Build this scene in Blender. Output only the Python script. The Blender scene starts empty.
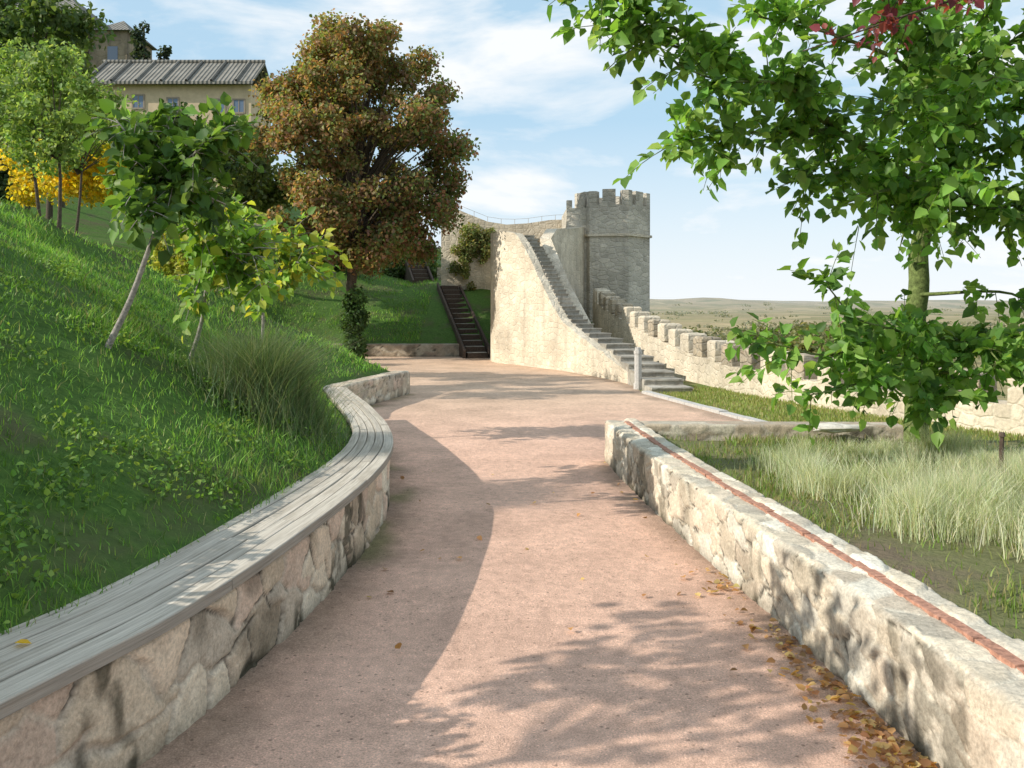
import bpy, math, random
import numpy as np
from mathutils import Vector
random.seed(4)
R = np.random.RandomState(11)
scene = bpy.context.scene
COL = scene.collection

# ------------------------------------------------------------ numpy helpers
TAB = np.random.RandomState(5).rand(8192)
def H(i, j, k=0):
    i = np.asarray(i).astype(np.int64); j = np.asarray(j).astype(np.int64)
    h = (i * 73856093) ^ (j * 19349663) ^ (k * 83492791)
    return TAB[(h ^ (h >> 7)) & 8191]
def vn(x, y, k=0):
    x = np.asarray(x, float); y = np.asarray(y, float)
    i = np.floor(x); j = np.floor(y); fx = x - i; fy = y - j
    fx = fx * fx * (3 - 2 * fx); fy = fy * fy * (3 - 2 * fy)
    a = H(i, j, k); b = H(i + 1, j, k); c = H(i, j + 1, k); d = H(i + 1, j + 1, k)
    return (a * (1 - fx) + b * fx) * (1 - fy) + (c * (1 - fx) + d * fx) * fy
def fbm(x, y, k=0, o=4):
    s = 0; a = .5
    for n in range(o):
        s = s + a * vn(x * 2 ** n, y * 2 ** n, k + n); a *= .5
    return s
def vor(u, v, cw, ch, k=0, jit=.8):
    cu = u / cw; cv = v / ch
    cu = cu + .5 * (np.floor(cv).astype(int) % 2)
    i = np.floor(cu); j = np.floor(cv)
    f1 = np.full(cu.shape, 9.); f2 = np.full(cu.shape, 9.)
    ii = i.copy(); jj = j.copy()
    for di in (-1, 0, 1):
        for dj in (-1, 0, 1):
            px = i + di + .5 + (H(i + di, j + dj, k) - .5) * jit
            py = j + dj + .5 + (H(i + di, j + dj, k + 50) - .5) * jit
            d = np.hypot(cu - px, cv - py)
            m = d < f1
            f2 = np.where(m, f1, np.minimum(f2, d))
            ii = np.where(m, i + di, ii); jj = np.where(m, j + dj, jj)
            f1 = np.where(m, d, f1)
    return f2 - f1, H(ii, jj, k + 7), H(ii, jj, k + 8)
def sst(a, b, x):
    t = np.clip((np.asarray(x, float) - a) / (b - a), 0, 1)
    return t * t * (3 - 2 * t)
def spline(pts, step):
    P = [np.array(p, float) for p in pts]
    P = [2 * P[0] - P[1]] + P + [2 * P[-1] - P[-2]]
    out = []
    for a in range(1, len(P) - 2):
        p0, p1, p2, p3 = P[a - 1:a + 3]
        n = max(1, int(np.linalg.norm(p2 - p1) / step))
        for q in range(n):
            t = q / n
            out.append(.5 * ((2 * p1) + (-p0 + p2) * t + (2 * p0 - 5 * p1 + 4 * p2 - p3) * t * t + (-p0 + 3 * p1 - 3 * p2 + p3) * t ** 3))
    out.append(P[-2])
    return np.array(out)

# ------------------------------------------------------------ object helpers
def mesh(name, V, F, mat, col=None, parent=None, smooth=False, uv=None):
    me = bpy.data.meshes.new(name)
    V = np.asarray(V, dtype=np.float32)
    if isinstance(F, np.ndarray):
        F = F.astype(np.int32); m, k = F.shape
        me.vertices.add(len(V)); me.vertices.foreach_set('co', V.ravel())
        me.loops.add(m * k); me.loops.foreach_set('vertex_index', F.ravel())
        me.polygons.add(m)
        me.polygons.foreach_set('loop_start', np.arange(0, m * k, k, dtype=np.int32))
        me.polygons.foreach_set('loop_total', np.full(m, k, dtype=np.int32))
        me.update(calc_edges=True); me.validate()
    else:
        me.from_pydata([tuple(map(float, v)) for v in V], [], [list(f) for f in F]); me.update()
    if col is not None:
        a = me.color_attributes.new('Col', 'FLOAT_COLOR', 'POINT')
        c = np.ones((len(V), 4), np.float32); c[:, :3] = col
        a.data.foreach_set('color', c.ravel())
    if uv is not None:
        a = me.attributes.new('st', 'FLOAT_VECTOR', 'POINT')
        c = np.zeros((len(V), 3), np.float32); c[:, :uv.shape[1]] = uv
        a.data.foreach_set('vector', c.ravel())
    if smooth:
        me.polygons.foreach_set('use_smooth', np.ones(len(me.polygons), dtype=bool))
    me.materials.append(mat)
    o = bpy.data.objects.new(name, me); COL.objects.link(o)
    if parent is not None:
        o.parent = parent
        o.matrix_parent_inverse = parent.matrix_world.inverted()
    return o
def empty(name, loc, label, cat, group=None):
    o = bpy.data.objects.new(name, None); o.location = loc; o.empty_display_size = .2
    COL.objects.link(o)
    from mathutils import Matrix
    o.matrix_world = Matrix.Translation(loc)
    o['label'] = label; o['category'] = cat
    if group: o['group'] = group
    return o
def tag(o, label=None, cat=None, kind=None, group=None):
    if label: o['label'] = label
    if cat: o['category'] = cat
    if kind: o['kind'] = kind
    if group: o['group'] = group
    return o
def reparent(o, e):
    o.parent = e; o.matrix_parent_inverse = e.matrix_world.inverted()
class Acc:
    def __init__(s): s.V = []; s.F = []; s.n = 0
    def add(s, V, F):
        s.V += [tuple(v) for v in V]; s.F += [[i + s.n for i in f] for f in F]; s.n += len(V)
    def box(s, a, b):
        x0, y0, z0 = a; x1, y1, z1 = b
        s.add([(x0, y0, z0), (x1, y0, z0), (x1, y1, z0), (x0, y1, z0), (x0, y0, z1), (x1, y0, z1), (x1, y1, z1), (x0, y1, z1)],
              [(0, 3, 2, 1), (4, 5, 6, 7), (0, 1, 5, 4), (1, 2, 6, 5), (2, 3, 7, 6), (3, 0, 4, 7)])
    def prism(s, poly, z0, z1):
        n = len(poly)
        z1 = z1 if hasattr(z1, '__len__') else [z1] * n
        V = [(p[0], p[1], z0) for p in poly] + [(p[0], p[1], z1[i]) for i, p in enumerate(poly)]
        F = [tuple(reversed(range(n))), tuple(range(n, 2 * n))] + [(i, (i + 1) % n, n + (i + 1) % n, n + i) for i in range(n)]
        s.add(V, F)
    def tube(s, pts, rad, k=7):
        P = [Vector(p) for p in pts]; base = s.n; V = []; F = []
        up = Vector((.13, .97, .2))
        for i, p in enumerate(P):
            t = (P[min(i + 1, len(P) - 1)] - P[max(i - 1, 0)]).normalized()
            a = t.cross(up).normalized(); b = t.cross(a)
            r = rad[i]
            for q in range(k):
                an = 2 * math.pi * q / k
                V.append(p + a * (math.cos(an) * r) + b * (math.sin(an) * r))
        for i in range(len(P) - 1):
            for q in range(k):
                F.append((i * k + q, i * k + (q + 1) % k, (i + 1) * k + (q + 1) % k, (i + 1) * k + q))
        F.append(tuple(range((len(P) - 1) * k, len(P) * k)))
        s.add(V, F)

# ------------------------------------------------------------ materials
class NT:
    def __init__(s, name):
        s.m = bpy.data.materials.new(name); s.m.use_nodes = True
        s.t = s.m.node_tree; s.t.nodes.clear()
        s.out = s.n('ShaderNodeOutputMaterial')
    def n(s, ty, **kw):
        nd = s.t.nodes.new(ty)
        for k, v in kw.items(): setattr(nd, k, v)
        return nd
    def l(s, a, b): s.t.links.new(a, b)
    def val(s, sock, v):
        if isinstance(v, bpy.types.NodeSocket): s.l(v, sock)
        else: sock.default_value = v
    def noise(s, vec, scale, detail=4, rough=.55):
        nd = s.n('ShaderNodeTexNoise'); nd.inputs['Scale'].default_value = scale
        nd.inputs['Detail'].default_value = detail; nd.inputs['Roughness'].default_value = rough
        if vec is not None: s.l(vec, nd.inputs['Vector'])
        return nd.outputs['Fac']
    def ramp(s, fac, stops):
        nd = s.n('ShaderNodeValToRGB'); el = nd.color_ramp.elements
        while len(el) > 2: el.remove(el[-1])
        for i, (p, c) in enumerate(stops):
            e = el[i] if i < 2 else el.new(p)
            e.position = p; e.color = (*c, 1) if len(c) == 3 else c
        s.l(fac, nd.inputs[0]); return nd.outputs[0]
    def mix(s, f, a, b, mode='MIX'):
        nd = s.n('ShaderNodeMix', data_type='RGBA', blend_type=mode)
        s.val(nd.inputs[0], f)
        for sk, v in ((nd.inputs[6], a), (nd.inputs[7], b)):
            if isinstance(v, tuple) and len(v) == 3: v = (*v, 1)
            s.val(sk, v)
        return nd.outputs[2]
    def math(s, op, a, b=0.):
        nd = s.n('ShaderNodeMath', operation=op); s.val(nd.inputs[0], a); s.val(nd.inputs[1], b); return nd.outputs[0]
    def mr(s, f, a, b, c=0., d=1.):
        nd = s.n('ShaderNodeMapRange'); s.l(f, nd.inputs[0])
        for i, v in enumerate((a, b, c, d)): nd.inputs[i + 1].default_value = v
        return nd.outputs[0]
    def mapping(s, vec, sc):
        nd = s.n('ShaderNodeMapping'); nd.inputs['Scale'].default_value = sc; s.l(vec, nd.inputs['Vector']); return nd.outputs[0]
    def pos(s): return s.n('ShaderNodeNewGeometry').outputs['Position']
    def attr(s, nm): return s.n('ShaderNodeAttribute', attribute_name=nm)
    def finish(s, col, rough=.9, h=None, bd=.02, bs=.6, spec=.2, metal=0.):
        p = s.n('ShaderNodeBsdfPrincipled'); s.val(p.inputs['Base Color'], (*col, 1) if isinstance(col, tuple) and len(col) == 3 else col)
        s.val(p.inputs['Roughness'], rough); p.inputs['Specular IOR Level'].default_value = spec; p.inputs['Metallic'].default_value = metal
        if h is not None:
            b = s.n('ShaderNodeBump'); b.inputs['Distance'].default_value = bd; b.inputs['Strength'].default_value = bs
            s.l(h, b.inputs['Height']); s.l(b.outputs[0], p.inputs['Normal'])
        s.l(p.outputs[0], s.out.inputs[0]); return s.m

def leaf_mat(name, trans=.35):
    t = NT(name); c = t.attr('Col').outputs['Color']
    d = t.n('ShaderNodeBsdfPrincipled'); t.l(c, d.inputs['Base Color']); d.inputs['Roughness'].default_value = .5
    d.inputs['Specular IOR Level'].default_value = .3
    tr = t.n('ShaderNodeBsdfTranslucent')
    c2 = t.mix(1., c, (1.8, 1.7, .8), 'MULTIPLY'); t.l(c2, tr.inputs[0])
    m = t.n('ShaderNodeMixShader'); m.inputs[0].default_value = trans
    t.l(d.outputs[0], m.inputs[1]); t.l(tr.outputs[0], m.inputs[2]); t.l(m.outputs[0], t.out.inputs[0])
    return t.m
def attr_mat(name, fine=60., amt=.35, bd=.004, rough=.93):
    t = NT(name); c = t.attr('Col').outputs['Color']; p = t.pos()
    n1 = t.noise(p, fine, 5, .7); n2 = t.noise(p, 9., 4)
    f = t.mr(n1, .25, .75, 1 - amt, 1 + amt * .7); f2 = t.mr(n2, .3, .7, .82, 1.12)
    fm = t.math('MULTIPLY', f, f2)
    g = t.n('ShaderNodeCombineColor')
    for i in range(3): t.l(fm, g.inputs[i])
    c = t.mix(1., c, g.outputs[0], 'MULTIPLY')
    hh = t.math('ADD', n1, t.math('MULTIPLY', n2, 2.))
    return t.finish(c, rough, hh, bd, .8, .15)
def masonry(name, sc, pal, mortar, stain=.35, bd=.03):
    t = NT(name); p = t.pos()
    w = t.n('ShaderNodeTexNoise'); w.inputs['Scale'].default_value = 3.; t.l(p, w.inputs['Vector'])
    wv = t.n('ShaderNodeVectorMath', operation='SCALE'); t.l(w.outputs['Color'], wv.inputs[0]); wv.inputs['Scale'].default_value = .1
    av = t.n('ShaderNodeVectorMath', operation='ADD'); t.l(p, av.inputs[0]); t.l(wv.outputs[0], av.inputs[1])
    mp = t.mapping(av.outputs[0], sc)
    v = t.n('ShaderNodeTexVoronoi', feature='F1'); v.inputs['Scale'].default_value = 1.; t.l(mp, v.inputs['Vector']); v.inputs['Randomness'].default_value = .75
    e = t.n('ShaderNodeTexVoronoi', feature='DISTANCE_TO_EDGE'); e.inputs['Scale'].default_value = 1.; t.l(mp, e.inputs['Vector']); e.inputs['Randomness'].default_value = .75
    s = t.n('ShaderNodeSeparateColor'); t.l(v.outputs['Color'], s.inputs[0])
    n = len(pal); c = t.ramp(s.outputs[0], [(i / (n - 1), pal[i]) for i in range(n)])
    ed = t.mr(e.outputs['Distance'], .02, .12)
    c = t.mix(ed, mortar, c)
    n1 = t.noise(p, 22., 6, .7); n2 = t.noise(p, .9, 5, .6)
    fm = t.math('MULTIPLY', t.mr(n1, .25, .75, .72, 1.22), t.mr(n2, .35, .65, 1 - stain, 1.12))
    # long vertical weather streaks
    n3 = t.noise(t.mapping(p, (3.5, 3.5, .35)), 1., 5, .6)
    fm = t.math('MULTIPLY', fm, t.mr(n3, .52, .72, 1., 1 - stain * .8))
    g = t.n('ShaderNodeCombineColor')
    for i in range(3): t.l(fm, g.inputs[i])
    c = t.mix(1., c, g.outputs[0], 'MULTIPLY')
    h = t.math('ADD', t.math('MULTIPLY', ed, .8), t.math('MULTIPLY', n1, .7))
    return t.finish(c, .95, h, bd, .8, .1)

M_stone = attr_mat('rubble_stone', 60., .42, .007)
M_leaf = leaf_mat('leaf_green', .42)
M_grass = leaf_mat('grass_blade', .35)
PAL = [(.60, .50, .36), (.50, .42, .31), (.64, .55, .42), (.43, .37, .28), (.60, .48, .34)]
M_castle = masonry('castle_masonry', (3.6, 3.6, 6.5), PAL, (.46, .40, .31), .38)
M_castle_smooth = masonry('castle_render', (4.5, 4.5, 6.5), [(.72, .63, .49), (.65, .56, .43), (.77, .68, .54), (.60, .52, .40)], (.68, .60, .47), .26, .014)
M_tower = masonry('tower_masonry', (3.4, 3.4, 6.5), [(.62, .57, .47), (.50, .46, .38), (.66, .60, .50), (.46, .42, .35)], (.56, .51, .43), .24, .02)
M_steps = masonry('step_stone', (2.5, 2.5, 2.5), [(.42, .39, .34), (.36, .34, .29), (.48, .44, .38)], (.34, .31, .26), .25, .015)
def plain(name, c, n=20., amt=.25, rough=.85, bd=.005):
    t = NT(name); p = t.pos(); f = t.noise(p, n, 5, .65)
    c1 = tuple(x * (1 - amt) for x in c); c2 = tuple(x * (1 + amt) for x in c)
    return t.finish(t.ramp(f, [(.3, c1), (.7, c2)]), rough, f, bd, .7)
M_bark = plain('bark', (.10, .08, .06), 35., .5, .95, .02)
M_bark_pale = plain('bark_pale', (.33, .30, .27), 40., .45, .95, .012)
M_bark_moss = plain('bark_moss', (.14, .18, .06), 30., .55, .95, .02)
M_brick = plain('brick_red', (.42, .22, .155), 40., .45, .9, .006)
M_post = plain('stone_post', (.50, .48, .45), 30., .2)
M_dark = plain('dark_timber', (.09, .065, .05), 30., .4)
M_rail = plain('rail_metal', (.36, .32, .28), 30., .2, .6)
M_glass = NT('window_glass').finish((.12, .17, .25), .12, spec=.6)
M_frame = plain('window_frame', (.30, .25, .2), 30., .2)
M_house = plain('ochre_plaster', (.58, .46, .31), 2., .14, .9)
M_house_stone = masonry('house_stone', (1.2, 1.2, 2.), [(.34, .28, .2), (.28, .23, .17), (.38, .31, .22)], (.3, .25, .18))
t = NT('clay_tile'); p = t.pos()
sp = t.n('ShaderNodeSeparateXYZ'); t.l(p, sp.inputs[0])
wv = t.math('SINE', t.math('MULTIPLY', sp.outputs[0], 22.)); n1 = t.noise(p, 1.4, 6, .7); n2 = t.noise(p, 9., 4)
c = t.ramp(n1, [(.3, (.17, .165, .145)), (.7, (.29, .28, .25))])
c = t.mix(t.mr(wv, -1, 1, .45, 0.), c, (.11, .10, .09))
M_tile = t.finish(c, .9, t.math('ADD', wv, n2), .05, .8)
t = NT('weathered_wood'); a = t.attr('st').outputs['Vector']
mp = t.mapping(a, (1.3, 45., 1.)); g1 = t.noise(mp, 1.6, 8, .7); pid = t.attr('Col').outputs['Color']
g2 = t.noise(t.mapping(a, (.9, 5., 1.)), 2., 5, .6)
c = t.ramp(g1, [(.25, (.26, .225, .18)), (.5, (.54, .485, .41)), (.75, (.74, .67, .57))])
c = t.mix(1., c, pid, 'MULTIPLY')
c = t.mix(t.mr(g2, .47, .66, 0, .55), c, (.31, .26, .20))
M_wood = t.finish(c, .85, g1, .004, .9)
t = NT('gravel_path'); p = t.pos(); c = t.attr('Col').outputs['Color']
n1 = t.noise(p, 130., 3, .8); n2 = t.noise(p, 1.3, 6, .65); n3 = t.noise(p, 14., 5, .6)
v = t.n('ShaderNodeTexVoronoi'); v.inputs['Scale'].default_value = 38.; t.l(p, v.inputs['Vector'])
peb = t.mr(v.outputs['Distance'], .10, .22, 1.35, 1.)
v2 = t.n('ShaderNodeTexVoronoi'); v2.inputs['Scale'].default_value = 17.; t.l(p, v2.inputs['Vector'])
peb2 = t.mr(v2.outputs['Distance'], .08, .16, .55, 1.)
fm = t.math('MULTIPLY', t.mr(n1, .25, .75, .52, 1.48), t.mr(n2, .3, .7, .80, 1.14))
fm = t.math('MULTIPLY', fm, t.mr(n3, .3, .7, .84, 1.12)); fm = t.math('MULTIPLY', fm, peb); fm = t.math('MULTIPLY', fm, peb2)
g = t.n('ShaderNodeCombineColor')
for i in range(3): t.l(fm, g.inputs[i])
c = t.mix(1., c, g.outputs[0], 'MULTIPLY')
M_path = t.finish(c, .95, t.math('ADD', n1, t.math('MULTIPLY', n3, 2.)), .010, .9, .1)
def turf(name, a, b, soil):
    t = NT(name); p = t.pos(); n1 = t.noise(p, 16., 6, .7); n2 = t.noise(p, 1.1, 5, .6); n3 = t.noise(p, 2.7, 4, .6)
    c = t.ramp(n1, [(.3, a), (.7, b)]); c = t.mix(t.mr(n2, .50, .64), c, soil)
    return t.finish(c, .95, t.math('ADD', n1, n3), .05, .9, .1)
M_turf = turf('hillside_turf', (.05, .11, .025), (.12, .21, .045), (.11, .125, .055))
M_bed = turf('bed_soil', (.16, .17, .07), (.22, .22, .11), (.20, .16, .11))
t = NT('ground_land'); p = t.pos()
ln = t.n('ShaderNodeVectorMath', operation='LENGTH'); t.l(p, ln.inputs[0])
n1 = t.noise(p, 12., 6, .7); n2 = t.noise(p, .9, 4)
near = t.mix(t.mr(n2, .45, .6), t.ramp(n1, [(.3, (.08, .13, .03)), (.7, (.17, .22, .06))]), (.24, .21, .11))
mp = t.mapping(p, (.0045, .0022, .002)); v = t.n('ShaderNodeTexVoronoi'); v.inputs['Scale'].default_value = 1.6; t.l(mp, v.inputs['Vector'])
s = t.n('ShaderNodeSeparateColor'); t.l(v.outputs['Color'], s.inputs[0])
far = t.ramp(s.outputs[0], [(0, (.32, .26, .14)), (.3, (.40, .31, .18)), (.5, (.20, .19, .08)), (.75, (.44, .35, .20)), (1, (.24, .21, .10))])
n3 = t.noise(t.mapping(p, (.006, .010, .01)), 3., 7, .7)
far = t.mix(t.mr(n3, .48, .60, 0, .75), far, (.12, .13, .06))
hz = t.mr(ln.outputs['Value'], 900., 9000., 0., .5)  # distance haze painted into the far field colour
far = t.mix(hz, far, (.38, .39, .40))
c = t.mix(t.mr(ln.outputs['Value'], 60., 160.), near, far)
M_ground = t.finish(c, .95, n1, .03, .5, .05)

# ------------------------------------------------------------ layout lines
SUN = Vector((-.84, -.27, .51)).normalized()
bench_front = spline([(-3.3, -3), (-2.25, 0), (-1.459, 2.565), (-1.206, 3.478), (-1.01, 5.0), (-.945, 6.55), (-1.09, 7.89), (-1.50, 9.59), (-2.28, 12.2)], .05)
def offset(line, d):   # to the left of travel
    T = np.gradient(line, axis=0); T /= np.linalg.norm(T, axis=1)[:, None]
    dd_ = np.asarray(d, float); dd_ = dd_[:, None] if dd_.ndim else dd_
    return line + np.stack([-T[:, 1], T[:, 0]], 1) * dd_
foot = np.vstack([offset(bench_front, .20)[::8], [(-2.68, 13.2), (-2.55, 13.9), (-2.05, 16.0), (-3.6, 17.2), (-5.5, 20), (-6.2, 24), (-6, 27.9), (8, 27.9)]])
def sdist(x, y):
    x = np.asarray(x, float).ravel(); y = np.asarray(y, float).ravel()
    best = np.full(x.shape, 1e9); sg = np.ones(x.shape)
    for a, b in zip(foot[:-1], foot[1:]):
        dx, dy = b - a; L = dx * dx + dy * dy
        t_ = np.clip(((x - a[0]) * dx + (y - a[1]) * dy) / L, 0, 1)
        ex = x - a[0] - t_ * dx; ey = y - a[1] - t_ * dy
        d = np.hypot(ex, ey); cr = dx * (y - a[1]) - dy * (x - a[0])
        near_ = d < best - 1e-6
        tie = np.abs(d - best) <= 1e-6
        sg = np.where(near_, np.sign(cr), np.where(tie, np.where(np.abs(cr) > 0, np.sign(cr), sg), sg))
        best = np.minimum(best, d)
    return best * sg
def hill(x, y):
    sh = np.shape(x); x = np.asarray(x, float).ravel(); y = np.asarray(y, float).ravel()
    d = sdist(x, y)
    w = sst(-8, -4, x) * sst(20, 27, y)
    dm = 5.9 * (1 - w) + 5.6 * w
    g = .545 * (1 - w) + .37 * w
    dd = np.where(d < dm, d, dm + (d - dm) * .12)
    dd = dd - .35 * np.exp(-((d - dm) / .9) ** 2)
    z = .38 + g * dd + (fbm(x * .8, y * .8, 3) - .5) * .26 * sst(0, 1.5, d) + (fbm(x * 3.1, y * 3.1, 13) - .5) * .10 * sst(0.2, 1., d)
    z += sst(12, 30, -x) * sst(24, 55, y) * 7.
    z = np.where(d < 0, -.35, z)
    return z.reshape(sh) if sh else float(z[0])

# ------------------------------------------------------------ ground sheets
def axis(lo, hi, dn0, dn1, st, far_):
    a = np.arange(dn0, dn1 + 1e-6, st)
    g = [];d = st
    x = dn1
    while x < hi: d *= far_; x += d; g.append(x)
    g2 = []; d = st; x = dn0
    while x > lo: d *= far_; x -= d; g2.append(x)
    return np.array(g2[::-1] + list(a) + g)
def grid(xs, ys, f):
    X, Y = np.meshgrid(xs, ys); Z = f(X, Y)
    V = np.stack([X.ravel(), Y.ravel(), Z.ravel()], 1)
    nx, ny = len(xs), len(ys)
    i = (np.arange(ny - 1)[:, None] * nx + np.arange(nx - 1)[None]).ravel()
    return V, np.stack([i, i + 1, i + nx + 1, i + nx], 1)
wl = np.array([(2.6, 60), (2.6, 28.5), (3.37, 22), (3.86, 18.5), (4.23, 16), (5.07, 13.5), (6.26, 11), (8.5, 8.5), (11, 5), (16, -5), (16, -60)])
def gz(X, Y):
    wx = np.interp(-Y, -wl[:, 1], wl[:, 0])
    g = X - wx
    drop = sst(1, 110, g) * 24 + sst(.6, 7, g) * 3.0
    yb = sst(60, 200, Y); drop = np.maximum(drop, yb * 27)
    dist = np.hypot(X, Y)
    z = -drop
    z += sst(300, 1200, dist) * (fbm(X / 700., Y / 700., 9) - .5) * 22
    z += sst(3000, 7500, dist) * (fbm(X / 1500., Y / 1500., 19, 5) - .28) * 190
    return z
V, F = grid(axis(-9500, 9500, -8, 20, .5, 1.09), axis(-3000, 9500, -6, 60, .5, 1.09), gz)
tag(mesh('ground', V, F, M_ground, smooth=True), kind='structure')

xs = np.concatenate([np.arange(-75, -9, 1.5), np.arange(-9, 3.3, .1)])
ys = np.concatenate([np.arange(-4, 30, .1), np.arange(30, 110, 1.5)])
V, F = grid(xs, ys, hill)
ok = (V[F, 2] > -.3).any(1)
tag(mesh('hillside', V, F[ok], M_turf, smooth=True), kind='structure')

# path
ylist = np.concatenate([np.arange(-3, 9.24, .08), np.arange(9.25, 16.2, .12), np.arange(16.25, 28.1, .15)])
bf = bench_front
rw = spline([(1.62, -3), (1.6, 0), (1.48, 2.6), (1.38, 4.0), (1.2, 5.8), (1.05, 7.5), (.95, 9.2)], .05)
def xl(y):
    if y < 12: return float(np.interp(y, bf[:, 1], bf[:, 0])) - .1
    if y < 16.2: return float(np.interp(y, [12, 13.5, 16.2], [-2.3, -2.4, -1.85])) - .1
    return -6.3
def xr(y):
    if y < 9.24: return float(np.interp(y, rw[:, 1], rw[:, 0])) + .1
    return float(np.interp(y, [9.25, 12, 16.4, 18, 24.8, 28], [3.4, 3.24, 2.36, 2.4, .6, .6]))
V = []; C = []; nc = 50
for y in ylist:
    a, b = xl(y), xr(y)
    for q in range(nc + 1):
        x = a + (b - a) * q / nc
        V.append((x, y, .006)); C.append((x - a, b - x))
V = np.array(V); C = np.array(C)
V[:, 2] += (fbm(V[:, 0] * 1.2, V[:, 1] * 1.2, 31) - .5) * .02 * sst(0, .4, np.minimum(C[:, 0], C[:, 1])) + .006
base = np.array([.76, .495, .375]); edge_tone = np.array([.31, .23, .17]); moss = np.array([.17, .19, .07])  # path colour turns darker brown towards both side edges
nn = fbm(V[:, 0] * 3, V[:, 1] * 3, 12)
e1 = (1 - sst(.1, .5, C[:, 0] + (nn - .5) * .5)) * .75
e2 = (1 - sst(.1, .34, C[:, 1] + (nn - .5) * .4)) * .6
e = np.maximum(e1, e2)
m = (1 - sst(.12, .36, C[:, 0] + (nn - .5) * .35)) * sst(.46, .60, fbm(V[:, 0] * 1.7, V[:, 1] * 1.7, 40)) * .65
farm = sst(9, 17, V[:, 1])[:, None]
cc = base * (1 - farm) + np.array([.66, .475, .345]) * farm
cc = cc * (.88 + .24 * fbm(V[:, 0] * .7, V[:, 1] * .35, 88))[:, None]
cc = cc * (1 - e[:, None]) + edge_tone * e[:, None]; cc = cc * (1 - m[:, None]) + moss * m[:, None]
i = (np.arange(len(ylist) - 1)[:, None] * (nc + 1) + np.arange(nc)[None]).ravel()
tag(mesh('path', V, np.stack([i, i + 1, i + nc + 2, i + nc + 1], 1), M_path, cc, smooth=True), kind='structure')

V, F = grid(np.arange(1.15, 8.2, .08), np.arange(-3, 9.05, .08), lambda X, Y: .26 + (fbm(X * 1.5, Y * 1.5, 21) - .5) * .1 + 0 * X)
front = np.interp(V[:, 1], rw[:, 1], rw[:, 0]) + .2
V[:, 0] = np.maximum(V[:, 0], front)
tag(mesh('planting_bed', V, F, M_bed, smooth=True), kind='structure')

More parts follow.
